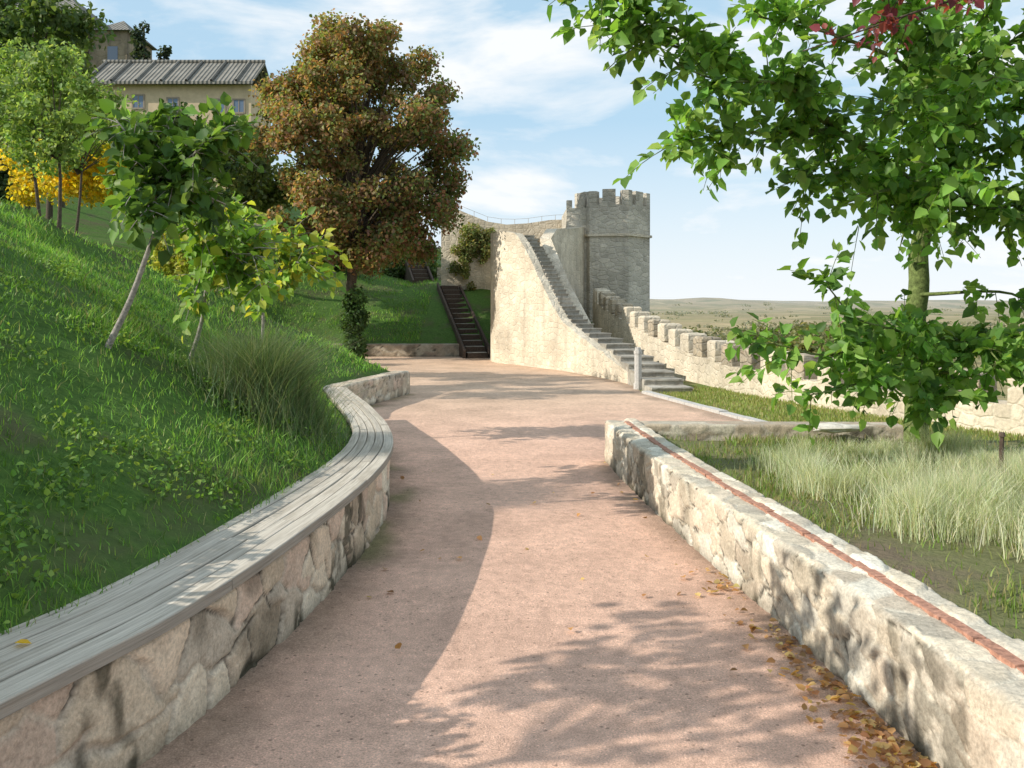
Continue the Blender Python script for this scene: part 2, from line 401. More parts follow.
# ------------------------------------------------------------ rubble walls
import bmesh
SP = np.array([(.70, .60, .46), (.64, .52, .39), (.56, .46, .34), (.72, .65, .52), (.64, .49, .38), (.50, .43, .34)])
def rubble(name, line, thick, h, parent=None, res=.018, cw=.24, ch=.17, amp=.016, seed=1, stain=.5, pal=SP, mort=(.44, .38, .30), z0=-.04, side=1, hb=.3, topflat=.35, outer=0.):
    line = spline(line, res * 1.3) if len(line) < 40 else line
    T = np.gradient(line, axis=0); T /= np.linalg.norm(T, axis=1)[:, None]
    N = np.stack([-T[:, 1], T[:, 0]], 1) * side
    S = np.concatenate([[0], np.cumsum(np.linalg.norm(np.diff(line, axis=0), axis=1))])
    if res < .02:
        Sn = np.arange(0, S[-1], res * 1.1); line = np.stack([np.interp(Sn, S, line[:, 0]), np.interp(Sn, S, line[:, 1])], 1)
        N = np.stack([np.interp(Sn, S, N[:, 0]), np.interp(Sn, S, N[:, 1])], 1); S = Sn
    Q = np.arange(0, h - z0 + thick + hb + 1e-6, res)
    s, q = np.meshgrid(S, Q)
    hh = h - z0
    inz = np.clip(q, 0, hh); out = np.clip(q - hh, 0, thick); dn = np.clip(q - hh - thick, 0, hb)
    off = out; z = z0 + inz - dn
    nf = (q < hh).astype(float); nt_ = ((q >= hh) & (q < hh + thick)).astype(float); nb = 1 - nf - nt_
    r = .03
    k = np.clip(1 - np.abs(q - hh) / r, 0, 1) ** 2 * .010; k2 = np.clip(1 - np.abs(q - hh - thick) / r, 0, 1) ** 2 * .010
    wu = s + (fbm(s * 5, q * 5, seed + 60) - .5) * .14; wv = q + (fbm(s * 5, q * 5, seed + 70) - .5) * .11
    ed, id1, id2 = vor(wu, wv, cw, ch, seed, .95)
    jw = .5 + fbm(s * 3, q * 3, seed + 33)
    f = sst(.03, .13, ed * jw * 1.1)
    n1 = fbm(s * 16, q * 16, seed + 3); n2 = fbm(s * 2.2, q * 2.2, seed + 5); n4 = fbm(s * 45, q * 45, seed + 9, 3)
    tilt = (id1 - .5) * .6
    d = amp * (f * (.45 + 1.0 * id2 + tilt * (n2 - .5)) - .5) + (n1 - .5) * .012 + (n4 - .5) * .006
    ox = off + k - k2 - d * nf + d * nb; z = z + d * nt_ * topflat - k - k2
    if outer: z = z + outer * sst(.20, .23, out) * nt_ * (.7 + .6 * id2) + outer * nb * np.clip(1 - dn / .1, 0, 1)
    P = line[None] + N[None] * ox[..., None]
    V = np.concatenate([P, z[..., None]], 2).reshape(-1, 3)
    c = pal[(id1 * len(pal)).astype(int) % len(pal)] * (.80 + .38 * id2)[..., None]
    c = c * (.88 + .26 * n1)[..., None]
    fm = (f * .9)[..., None]
    c = c * fm + np.array(mort) * (1 - fm)
    dk = sst(.07, .01, ed) * sst(.47, .57, n2); c = c * (1 - .85 * (dk * nf)[..., None])
    drip = sst(.58, .66, fbm(s * 3.2, q * .9, seed + 15)) * nf
    st_ = np.maximum(sst(.58, .74, n2) * .6, drip * .95 * sst(.32, .5, n1 + .05)) * stain * nf + (1 - sst(0, .09, z)) * .4 * nf
    st_ = np.clip(st_, 0, .94)[..., None]
    c = c * (1 - st_) + np.array([.06, .055, .035]) * st_
    ns = len(S); nq = len(Q)
    i = (np.arange(nq - 1)[:, None] * ns + np.arange(ns - 1)[None]).ravel()
    F = np.stack([i, i + 1, i + ns + 1, i + ns], 1) if side > 0 else np.stack([i, i + ns, i + ns + 1, i + 1], 1)
    o = mesh(name, V, F, M_stone, c.reshape(-1, 3), parent, True)
    bm = bmesh.new(); bm.from_mesh(o.data)
    lay = bm.verts.layers.float_color['Col']
    for e_ in (0, ns - 1):
        a = V.reshape(nq, ns, 3)[:, e_]
        vs = []
        for p_ in list(a) + [(a[-1][0], a[-1][1], z0)]:
            v_ = bm.verts.new(p_); v_[lay] = (.55, .46, .35, 1); vs.append(v_)
        try: bm.faces.new(vs)
        except Exception: pass
    bm.to_mesh(o.data); bm.free()
    return o

ew = empty('bench_wall', (-1.4, 4, 0), 'curved rubble stone bench wall topped with grey weathered timber slats', 'wall')
rubble('wall', bench_front, .33, .43, ew, seed=3, stain=.85, hb=.15, cw=.27, ch=.26, res=.0125, amp=.014, mort=(.58, .50, .40), pal=SP * 1.08)
n = len(bench_front)
S = np.concatenate([[0], np.cumsum(np.linalg.norm(np.diff(bench_front, axis=0), axis=1))])
wsc = np.interp(bench_front[:, 1], [2.4, 5, 8], [1.05, .90, .66])
V = []; F = []; UV = []; CC = []
off0 = 0.
for pi, wdt in enumerate((.115, .092, .092, .092, .092)):
    brk = sorted([random.uniform(.2, 1.5) + k_ * 2.2 for k_ in range(9)])
    A_ = offset(bench_front, -.035 + off0 * wsc); B_ = offset(bench_front, -.035 + off0 * wsc + wdt * wsc)
    for bi in range(len(brk) + 1):
        s1 = brk[bi] if bi < len(brk) else S[-1]
        s0 = 0 if bi == 0 else brk[bi - 1] + .006
        if s1 > S[-1]: s1 = S[-1]
        if s0 >= s1 - .02: continue
        ss = np.linspace(s0, s1, max(3, int((s1 - s0) / .08)))
        tint = random.uniform(.86, 1.08); dz = random.uniform(-.003, .004); wob = random.uniform(0, 99)
        b0 = len(V)
        for k_, sv in enumerate(ss):
            ax = [np.interp(sv, S, A_[:, 0]), np.interp(sv, S, A_[:, 1])]; bx = [np.interp(sv, S, B_[:, 0]), np.interp(sv, S, B_[:, 1])]
            zt = .487 + dz + .002 * math.sin(sv * 3 + wob)
            ba = np.array(bx) - np.array(ax); ba /= np.linalg.norm(ba)
            jit = (vn(sv * 6, wob) - .5) * .004
            a2 = np.array(ax) + ba * (.004 + jit); b2 = np.array(bx) - ba * (.004 - jit)
            V += [(ax[0], ax[1], zt - .048), (ax[0], ax[1], zt - .005), (a2[0], a2[1], zt), (b2[0], b2[1], zt), (bx[0], bx[1], zt - .005), (bx[0], bx[1], zt - .048)]
            o_ = pi * 3.1 + bi * .7
            UV += [(sv + bi * 5, o_ - .05), (sv + bi * 5, o_), (sv + bi * 5, o_ + .006), (sv + bi * 5, o_ + wdt), (sv + bi * 5, o_ + wdt + .01), (sv + bi * 5, o_ + wdt + .05)]
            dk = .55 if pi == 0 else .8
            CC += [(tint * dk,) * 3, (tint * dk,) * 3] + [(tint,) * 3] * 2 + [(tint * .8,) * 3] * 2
        for k_ in range(len(ss) - 1):
            q = b0 + k_ * 6
            for j in range(6): F.append((q + j, q + (j + 1) % 6, q + 6 + (j + 1) % 6, q + 6 + j))
        F.append(tuple(range(b0, b0 + 6))); q = b0 + (len(ss) - 1) * 6; F.append(tuple(reversed(range(q, q + 6))))
    off0 += wdt + .006
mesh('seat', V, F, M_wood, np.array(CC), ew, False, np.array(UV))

o = rubble('low_wall', [(-2.36, 12.3), (-2.44, 13.2), (-2.3, 14.0), (-1.85, 16.1)], .30, .42, res=.03, seed=8, hb=.35); tag(o, 'low rubble stone wall continuing the curved bench along the path', 'wall')
o = rubble('low_wall', [(-1.83, 16.15), (-3.5, 17.1), (-5.4, 19.9), (-6.1, 23.9), (-5.95, 27.5)], .34, .40, res=.05, seed=9, hb=.35); tag(o, 'low stone wall holding the grass bank beside the path', 'wall')
o = rubble('low_wall', [(-5.9, 27.7), (-3.5, 27.7), (-1.5, 27.7)], .34, .40, res=.04, seed=10, hb=.35, pal=SP * .7); tag(o, 'low stone retaining wall below the bank at the path end', 'wall')

er = empty('garden_wall', (1.3, 4, 0), 'long low rubble stone garden wall with a red brick line along its top', 'wall')
LP = np.array([(.72, .65, .53), (.66, .57, .44), (.60, .52, .40), (.74, .69, .58), (.64, .54, .42), (.52, .46, .37)])
rubble('wall', rw, .33, .42, er, seed=21, stain=.6, side=-1, hb=.2, pal=LP, mort=(.66, .60, .49), cw=.21, ch=.16, res=.0125, amp=.013, topflat=.7, outer=.012)
A = Acc(); T = np.gradient(rw, axis=0); T /= np.linalg.norm(T, axis=1)[:, None]; NR = np.stack([T[:, 1], -T[:, 0]], 1)
SS = np.concatenate([[0], np.cumsum(np.linalg.norm(np.diff(rw, axis=0), axis=1))])
s = .02
while s < SS[-1] - .3:
    ln_ = random.uniform(.20, .25)
    def P(sv, o_):
        return np.array([np.interp(sv, SS, rw[:, 0]) + np.interp(sv, SS, NR[:, 0]) * o_, np.interp(sv, SS, rw[:, 1]) + np.interp(sv, SS, NR[:, 1]) * o_])
    w0 = .165 + random.uniform(-.004, .004); w1 = w0 + random.uniform(.042, .052)
    zt = .433 + random.uniform(-.004, .004)
    A.prism([P(s, w0), P(s, w1), P(s + ln_, w1), P(s + ln_, w0)], .38, zt)
    s += ln_ + random.uniform(.006, .012)
mesh('brick_strip', A.V, A.F, M_brick, None, er)
o = rubble('garden_wall', [(1.3, 9.05), (2.3, 9.02), (3.9, 8.95)], .3, .40, res=.018, seed=30, hb=.2, pal=SP * .8, mort=(.45, .40, .33), amp=.007, topflat=.2, stain=.8); tag(o, 'low grey stone wall closing the far end of the planting bed', 'wall')
A = Acc(); a = np.array([2.4, 16.2]); b = np.array([3.42, 11.6]); dd = (b - a) / np.linalg.norm(b - a); nn_ = np.array([dd[1], -dd[0]])
L_ = np.linalg.norm(b - a); s = 0
while s < L_:
    l = random.uniform(.5, .7); p0 = a + dd * s; p1 = a + dd * min(L_, s + l - .012)
    A.prism([p0 - nn_ * .07, p0 + nn_ * .07, p1 + nn_ * .07, p1 - nn_ * .07][::-1], -.05, .05 + random.uniform(-.005, .01)); s += l
tag(mesh('kerb', A.V, A.F, M_post), 'pale stone kerb between gravel path and lawn', 'kerb')

# ------------------------------------------------------------ castle ramp, stairs, tower
es = empty('castle_staircase', (.6, 23, 0), 'pale sandstone stairway with curved sloping side wall climbing to ramparts', 'staircase')
face = spline([(2.42, 17.6, .12), (2.37, 17.9, .2), (1.93, 19.7, .60), (1.16, 21.8, 1.30), (.465, 23.2, 2.78), (.08, 24, 3.50), (-.42, 24.7, 3.62), (-.60, 25.6, 3.62), (-.62, 26.6, 3.6)], .12)
fl = face[:, :2]; bk = offset(fl, -.22)
V = []; F = []
for i in range(len(face)):
    zt = face[i, 2] + (vn(i * .5, 3) - .5) * .06
    V += [(fl[i, 0], fl[i, 1], -.2), (fl[i, 0], fl[i, 1], zt), (bk[i, 0], bk[i, 1], zt), (bk[i, 0], bk[i, 1], -.2)]
for i in range(len(face) - 1):
    q = i * 4
    for j in range(3): F.append((q + j, q + j + 1, q + 5 + j, q + 4 + j))
F += [(0, 1, 2, 3), tuple(reversed(range(len(V) - 4, len(V))))]
mesh('side_wall', V, F, M_castle_smooth, None, es)
st = spline([(2.86, 16.2, -.02), (2.70, 17.6, .25), (2.44, 19.9, .60), (1.66, 22, 1.24), (.98, 23.45, 2.72), (.58, 24.2, 3.40), (.42, 24.55, 3.55)], .04)
S2 = np.concatenate([[0], np.cumsum(np.linalg.norm(np.diff(st[:, :2], axis=0), axis=1))])
T = np.gradient(st[:, :2], axis=0); T /= np.linalg.norm(T, axis=1)[:, None]; N2 = np.stack([T[:, 1], -T[:, 0]], 1)
def SPt(sv, o_): return (np.interp(sv, S2, st[:, 0]) + np.interp(sv, S2, N2[:, 0]) * o_, np.interp(sv, S2, st[:, 1]) + np.interp(sv, S2, N2[:, 1]) * o_)
A = Acc(); k = 1; zz = np.maximum.accumulate(st[:, 2]); RS = .105
def rwid(sv): return float(np.interp(sv, [0, 4, 6.5, S2[-1]], [.44, .34, .04, -.02]))
while k * RS < 3.48:
    s0 = float(np.interp((k - 1) * RS, zz, S2)); s1 = float(np.interp(k * RS, zz, S2))
    z1 = k * RS
    A.prism([SPt(s0, rwid(s0)), SPt(s1 + .02, rwid(s1)), SPt(s1 + .02, -.33), SPt(s0, -.33)], -.2, z1 - .03)
    A.prism([SPt(s0 - .02, rwid(s0) + .01), SPt(s1 + .01, rwid(s1) + .01), SPt(s1 + .01, -.325), SPt(s0 - .02, -.325)], z1 - .03, z1)
    k += 1
mesh('steps', A.V, A.F, M_steps, None, es)
A = Acc(); A.prism([(.15, 24.4), (.75, 24.6), (1.9, 29.), (2.0, 32.9), (-.45, 32.9), (-.42, 26.), (-.2, 25)], -.2, 3.42)
mesh('landing', A.V, A.F, M_castle, None, es)
A = Acc()
fw = [(1.70, 22.2), (1.18, 23.4), (.76, 24.6), (1.0, 26.0), (1.6, 28.2), (2.12, 30.0)]; fz = [1.05, 2.2, 3.42, 3.80, 4.0, 4.2]
for i in range(len(fw) - 1):
    a = fw[i]; b = fw[i + 1]
    A.prism([a, (a[0] + .3, a[1] - .05), (b[0] + .3, b[1] - .05), b], -.5, [fz[i], fz[i], fz[i + 1], fz[i + 1]])
mesh('flank_wall', A.V, A.F, M_castle_smooth, None, es)

ec = empty('rampart_wall', (0, 33, 0), 'high sandstone rampart wall behind the stairway with uneven top', 'wall')
A = Acc(); px = [-2.6, -2.1, -1.5, -.9, -.2, .6, 1.4, 2.4]; pz = [5.3, 5.15, 4.9, 4.66, 4.55, 4.6, 4.72, 4.75]
for i in range(len(px) - 1):
    A.prism([(px[i], 33), (px[i + 1], 33), (px[i + 1], 33.6), (px[i], 33.6)], -.2, [pz[i], pz[i + 1], pz[i + 1], pz[i]])
mesh('wall', A.V, A.F, M_castle_smooth, None, ec)
A = Acc()
xs_ = np.arange(-1.9, 2.2, .5)
ztop = lambda x: float(np.interp(x, px, pz))
for x in xs_: A.tube([(x, 33.25, ztop(x) - .05), (x, 33.25, ztop(x) + .20)], [.008, .008], 6)
A.tube([(x, 33.25, ztop(x) + .20) for x in xs_], [.006] * len(xs_), 6)
tag(mesh('railing', A.V, A.F, M_rail), 'thin metal railing along the top of the rampart wall', 'railing')

# tower: six-sided
tc = (3.40, 30.6); TR = 1.27; NS = 6
et = empty('castle_tower', (tc[0], tc[1], 0), 'polygonal sandstone castle tower with battlements and a string course', 'tower')
ROT = -math.pi / 2 + math.pi / 6 - .20
def ngon(r, n=NS, rot=ROT, c=tc): return [(c[0] + r * math.cos(rot + 2 * math.pi * i / n), c[1] + r * math.sin(rot + 2 * math.pi * i / n)) for i in range(n)]
A = Acc(); A.prism(ngon(TR), -7, 3.86); mesh('wall', A.V, A.F, M_tower, None, et)
A = Acc(); A.prism(ngon(TR + .08), 3.86, 3.94); mesh('string_course', A.V, A.F, M_castle_smooth, None, et)
A = Acc(); A.prism(ngon(TR + .01), 3.94, 4.90); mesh('parapet', A.V, A.F, M_tower, None, et)
po = ngon(TR + .01); pi_ = ngon(TR - .28)
def lerp(a, b, t_): return (a[0] + (b[0] - a[0]) * t_, a[1] + (b[1] - a[1]) * t_)
for i in range(NS):
    o0, o1, i0, i1_ = po[i], po[(i + 1) % NS], pi_[i], pi_[(i + 1) % NS]
    # corner merlon wraps the angle, one more in the middle of each side
    prv = po[i - 1]; prvi = pi_[i - 1]
    A = Acc(); A.prism([lerp(o0, prv, .17), o0, lerp(o0, o1, .17), lerp(i0, i1_, .17 * .9), i0, lerp(i0, prvi, .17 * .9)], 4.90, 5.38 + random.uniform(-.03, .04))
    mesh('merlon', A.V, A.F, M_tower, None, et)
    A = Acc(); A.prism([lerp(o0, o1, .33), lerp(o0, o1, .67), lerp(i0, i1_, .67), lerp(i0, i1_, .33)], 4.90, 5.38 + random.uniform(-.03, .04))
    mesh('merlon', A.V, A.F, M_tower, None, et)
A = Acc(); A.box((1.82, 29.9, -.2), (2.5, 32.98, 4.82)); A.box((1.82, 29.9, 4.82), (2.0, 30.15, 5.08)); A.box((2.2, 29.9, 4.82), (2.42, 30.15, 5.10))
mesh('turret', A.V, A.F, M_tower, None, et)

# crenellated wall
eb = empty('battlement_wall', (3.6, 20, 0), 'crenellated sandstone castle wall descending from the tower along the hilltop', 'wall')
cl = spline([(2.62, 29.2, 2.16), (2.62, 27.5, 2.02), (2.80, 25.3, 1.74), (3.25, 22, 1.30), (3.78, 18.5, .94), (4.2, 16, .84), (5.02, 13.4, .78), (6.2, 11, .74), (8.5, 8.5, .70), (11, 5, .66)], .1)
c2 = cl[:, :2]; inn = c2; outt = offset(c2, .42)
MH = .38
V = []; F = []
for i in range(len(cl)):
    zt = cl[i, 2] - MH + (vn(i * .35, 0, 5) - .5) * .03
    V += [(inn[i, 0], inn[i, 1], -.3), (inn[i, 0], inn[i, 1], zt), (outt[i, 0], outt[i, 1], zt), (outt[i, 0], outt[i, 1], -8)]
for i in range(len(cl) - 1):
    q = i * 4
    for j in range(3): F.append((q + j, q + j + 1, q + 5 + j, q + 4 + j))
F += [(0, 1, 2, 3), tuple(reversed(range(len(V) - 4, len(V))))]
mesh('wall', V, F, M_castle_smooth, None, eb)
S3 = np.concatenate([[0], np.cumsum(np.linalg.norm(np.diff(c2, axis=0), axis=1))])
def cp(sv, ln): return (np.interp(sv, S3, ln[:, 0]), np.interp(sv, S3, ln[:, 1]))
i1 = offset(c2, -.004); o1 = offset(c2, .424)
s = .25
while s < S3[-1] - 1:
    w = random.uniform(.42, .50)
    zt = float(np.interp(s + w / 2, S3, cl[:, 2])) + random.uniform(-.025, .02)
    q4 = [cp(s, i1), cp(s + w, i1), cp(s + w, o1), cp(s, o1)][::-1]; zb = zt - MH - .03; zs = zt - .035
    ce = (sum(p_[0] for p_ in q4) / 4, sum(p_[1] for p_ in q4) / 4)
    tops = [lerp(p_, ce, .2) for p_ in q4]
    Vv = [(p_[0], p_[1], zb) for p_ in q4] + [(p_[0], p_[1], zs) for p_ in q4] + [(p_[0], p_[1], zt) for p_ in tops]
    Ff = [(3, 2, 1, 0), (8, 9, 10, 11)] + [(i, (i + 1) % 4, 4 + (i + 1) % 4, 4 + i) for i in range(4)] + [(4 + i, 4 + (i + 1) % 4, 8 + (i + 1) % 4, 8 + i) for i in range(4)]
    o = mesh('merlon', Vv, Ff, M_castle_smooth if random.random() < .55 else M_castle, None, eb)
    bm = bmesh.new(); bm.from_mesh(o.data)
    bmesh.ops.recalc_face_normals(bm, faces=bm.faces)
    bmesh.ops.bevel(bm, geom=[e_ for e_ in bm.edges], offset=.012, segments=1, affect='EDGES')
    bmesh.ops.subdivide_edges(bm, edges=bm.edges, cuts=1)
    for v_ in bm.verts: v_.co += Vector((random.uniform(-.005, .005), random.uniform(-.005, .005), random.uniform(-.007, .007)))
    bm.to_mesh(o.data); bm.free()
    s += w + random.uniform(.30, .36)

A = Acc(); ang = [i * math.pi / 4 for i in range(8)]
for r_, z0_, z1_ in ((.085, -.05, .12), (.068, .12, .68), (.08, .68, .74), (.055, .74, .8)):
    A.prism([(2.38 + r_ * math.cos(a), 17.0 + r_ * math.sin(a)) for a in ang], z0_, z1_)
tag(mesh('stone_post', A.V, A.F, M_post), 'slim grey stone post at the foot of the stairway', 'post')
A = Acc(); A.tube([(3.72, 6.85, .2), (3.725, 6.85, .50), (3.73, 6.85, .60)], [.02, .018, .016], 8)
A.tube([(3.73, 6.85, .60), (3.73, 6.85, .63)], [.028, .02], 8)
tag(mesh('garden_post', A.V, A.F, M_dark), 'short thin dark post standing in the planting bed', 'post')
def rock(name, c, s, mat, lab):
    bm = bmesh.new(); bmesh.ops.create_icosphere(bm, subdivisions=4, radius=1)
    for v_ in bm.verts:
        n_ = v_.co.copy(); q = (fbm(n_.x * 1.7 + 9, n_.y * 1.7 + n_.z * 2.1, 77) - .5) * .7
        v_.co = Vector((n_.x * s[0], n_.y * s[1], n_.z * s[2])) * (1 + q) + Vector(c)
    me = bpy.data.meshes.new(name); bm.to_mesh(me); bm.free(); me.materials.append(mat)
    for p_ in me.polygons: p_.use_smooth = True
    o = bpy.data.objects.new(name, me); COL.objects.link(o); tag(o, lab, 'rock'); return o
M_rock = plain('pale_rock', (.62, .59, .53), 12., .3, .9, .02)
rock('rock', (3.15, 8.78, .40), (.27, .15, .05), M_rock, 'pale flat rock lying on the bed wall')

def hill_stairs(x0, y0, x1, y1, w, z0, z1, n, lab):
    e_ = empty('garden_stairs', (x0, y0, z0), lab, 'stairs')
    A = Acc(); a = np.array([x0, y0]); b = np.array([x1, y1]); d = (b - a); L_ = np.linalg.norm(d); d = d / L_; nr = np.array([d[1], -d[0]])
    for k_ in range(n):
        p0 = a + d * L_ * k_ / n; p1 = a + d * L_ * (k_ + 1) / n; zt = z0 + (z1 - z0) * (k_ + 1) / n
        A.prism([p0 - nr * w / 2, p0 + nr * w / 2, p1 + nr * w / 2, p1 - nr * w / 2], zt - .6, zt)
    mesh('steps', A.V, A.F, M_dark, None, e_)
    A = Acc()
    for k_ in range(n):
        p0 = a + d * (L_ * k_ / n + .05); p1 = a + d * (L_ * (k_ + 1) / n - .02); zt = z0 + (z1 - z0) * (k_ + 1) / n
        A.prism([p0 - nr * w * .47, p0 + nr * w * .47, p1 + nr * w * .47, p1 - nr * w * .47], zt, zt + .012)
    mesh('tread', A.V, A.F, M_steps, None, e_)
    for sd in (-1, 1):
        B = Acc(); p0 = a + nr * sd * (w / 2 + .05); p1 = b + nr * sd * (w / 2 + .05)
        q0 = p0 + nr * .07 * sd; q1 = p1 + nr * .07 * sd
        B.prism([p0, p1, q1, q0], -.1, [z0 + .25, z1 + .12, z1 + .12, z0 + .25])
        mesh('stringer', B.V, B.F, M_dark, None, e_)
hill_stairs(-1.02, 26.9, -2.35, 33.2, .62, 0, 2.3, 14, 'dark narrow steps with timber edges climbing the grass bank')
hill_stairs(-3.4, 34.6, -4.3, 38.5, .6, 2.3, 3.9, 9, 'short upper flight of dark steps on the bank')
A = Acc(); A.prism([(-3.0, 36), (-.5, 36), (-.5, 36.5), (-3.0, 36.5)], 1.5, 3.1)
tag(mesh('terrace_wall', A.V, A.F, M_castle), 'tan stone terrace wall above the grass bank', 'wall')

# ------------------------------------------------------------ houses
XR = -17.4
eh = empty('house', (-21.5, 60, 8), 'long ochre house with grey tile roof and small blue windows', 'house')
A = Acc(); A.box((-27.8, 60, 3), (XR, 65, 16.3)); mesh('wall', A.V, A.F, M_house, None, eh)
A = Acc(); XE = XR + .25; XB = -28.4
A.add([(XB, 59.4, 16.2), (XE, 59.4, 16.2), (XE, 62.5, 18.25), (XB, 62.5, 18.25), (XE, 65.6, 16.2), (XB, 65.6, 16.2),
       (XB, 59.4, 16.38), (XE, 59.4, 16.38), (XE, 62.5, 18.43), (XB, 62.5, 18.43), (XE, 65.6, 16.38), (XB, 65.6, 16.38)],
      [(6, 7, 8, 9), (9, 8, 10, 11), (0, 1, 7, 6), (1, 2, 8, 7), (2, 4, 10, 8), (4, 5, 11, 10), (5, 3, 9, 11), (3, 0, 6, 9), (0, 3, 2, 1), (3, 5, 4, 2)])
xx = XB + .3
while xx < XE:
    A.tube([(xx, 59.35, 16.42), (xx, 62.5, 18.5)], [.09, .09], 6); xx += 1.65
A.tube([(XB, 62.5, 18.5), (XE, 62.5, 18.5)], [.13, .13], 6)
mesh('roof', A.V, A.F, M_tile, None, eh)
for wx, wz in ((-24.9, 15.15), (-22.6, 14.95), (-19.5, 14.85), (-18.2, 14.85), (-18.9, 13.2)):
    w_ = empty('window', (wx, 60, wz), '', ''); del w_['label']; del w_['category']; reparent(w_, eh)
    A = Acc(); x0, x1, z0_, z1_ = wx - .33, wx + .33, wz - .40, wz + .40
    A.box((x0 - .1, 59.93, z0_ - .1), (x0, 59.995, z1_ + .1)); A.box((x1, 59.93, z0_ - .1), (x1 + .1, 59.995, z1_ + .1))
    A.box((x0, 59.93, z1_), (x1, 59.995, z1_ + .1)); A.box((x0, 59.92, z0_ - .12), (x1, 59.995, z0_)); A.box((wx - .03, 59.94, z0_), (wx + .03, 59.99, z1_))
    mesh('frame', A.V, A.F, M_frame, None, w_)
    A = Acc(); A.box((x0, 59.96, z0_), (x1, 59.985, z1_)); mesh('pane', A.V, A.F, M_glass, None, w_)
eh = empty('old_house', (-33, 70, 8), 'tall old stone building with a dark tiled roof on the hilltop', 'house')
A = Acc(); A.box((-46, 70, 3), (-33.6, 80, 24.2)); A.box((-33.4, 71, 3), (-30.4, 76, 23.2)); mesh('wall', A.V, A.F, M_house_stone, None, eh)
A = Acc(); A.add([(-46.5, 69.5, 24.2), (-33.1, 69.5, 24.2), (-33.1, 80.5, 24.2), (-46.5, 80.5, 24.2), (-43, 75, 27.5), (-37, 75, 27.5)], [(0, 1, 5, 4), (1, 2, 5), (2, 3, 4, 5), (3, 0, 4), (3, 2, 1, 0)])
A.add([(-33.1, 70.6, 23.2), (-30.0, 70.6, 23.2), (-30.0, 76.4, 23.2), (-33.1, 76.4, 23.2), (-31.7, 73.5, 24.8)], [(0, 1, 4), (1, 2, 4), (2, 3, 4), (3, 0, 4), (3, 2, 1, 0)])
mesh('roof', A.V, A.F, M_tile, None, eh)
for wx in (-43, -40, -37, -31.5):
    A = Acc(); y_ = 69.96 if wx < -33 else 70.96; z_ = 21.5 if wx < -33 else 21.4
    A.box((wx - .4, y_, z_ - .6), (wx + .4, y_ + .03, z_ + .6)); mesh('window', A.V, A.F, M_glass, None, eh)

# ------------------------------------------------------------ foliage
LV = np.array([(0, 0, 0), (-.40, .28, .12), (-.30, .68, .10), (0, 1.05, -.12), (.30, .68, .10), (.40, .28, .12)])
LF = np.array([(0, 3, 2, 1), (0, 5, 4, 3)])
def leaves(name, P, D, Nn, size, col, mat=None, parent=None):
    P = np.asarray(P); D = np.asarray(D, float); Nn = np.asarray(Nn, float); n = len(P)
    D = D / (np.linalg.norm(D, axis=1)[:, None] + 1e-9)
    X = np.cross(D, Nn); X /= (np.linalg.norm(X, axis=1)[:, None] + 1e-9); Z = np.cross(X, D)
    sz = np.asarray(size)[:, None, None]
    V = P[:, None, :] + sz * (LV[None, :, 0:1] * X[:, None] + LV[None, :, 1:2] * D[:, None] + LV[None, :, 2:3] * Z[:, None])
    F = (np.arange(n) * 6)[:, None, None] + LF[None]
    return mesh(name, V.reshape(-1, 3), F.reshape(-1, 4), mat or M_leaf, np.repeat(col, 6, axis=0), parent)
def palette(cols, n, w=None, var=.3, rs=R):
    c = np.array(cols)[rs.choice(len(cols), n, p=w)]
    return c * (1 + (rs.rand(n, 1) - .5) * 2 * var) * (1 + (rs.rand(n, 3) - .5) * .15)
def rdir(n, rs=R):
    v = rs.randn(n, 3); return v / np.linalg.norm(v, axis=1)[:, None]
def blob_crown(centers, radii, n, size, cols, w=None, flat=.85, shell=.35, parent=None, name='crown', var=.3):
    centers = np.asarray(centers, float); radii = np.asarray(radii, float)
    pr = radii ** 2; k = R.choice(len(radii), n, p=pr / pr.sum())
    d = rdir(n); r = radii[k] * (1 - shell * R.rand(n) ** 1.0) * (.85 + .3 * R.rand(n))
    P = centers[k] + d * r[:, None] * np.array([1, 1, flat])
    N_ = d * .7 + np.array([0, 0, .5]) + rdir(n) * .7
    D = rdir(n) * .9 + d * .3 + np.array([0, 0, -.45])
    c = palette(cols, n, w, var)
    tint = .75 + .5 * R.rand(len(radii)); c = c * tint[k][:, None]
    return leaves(name, P, D, N_, size * (.7 + .6 * R.rand(n)), c, None, parent)
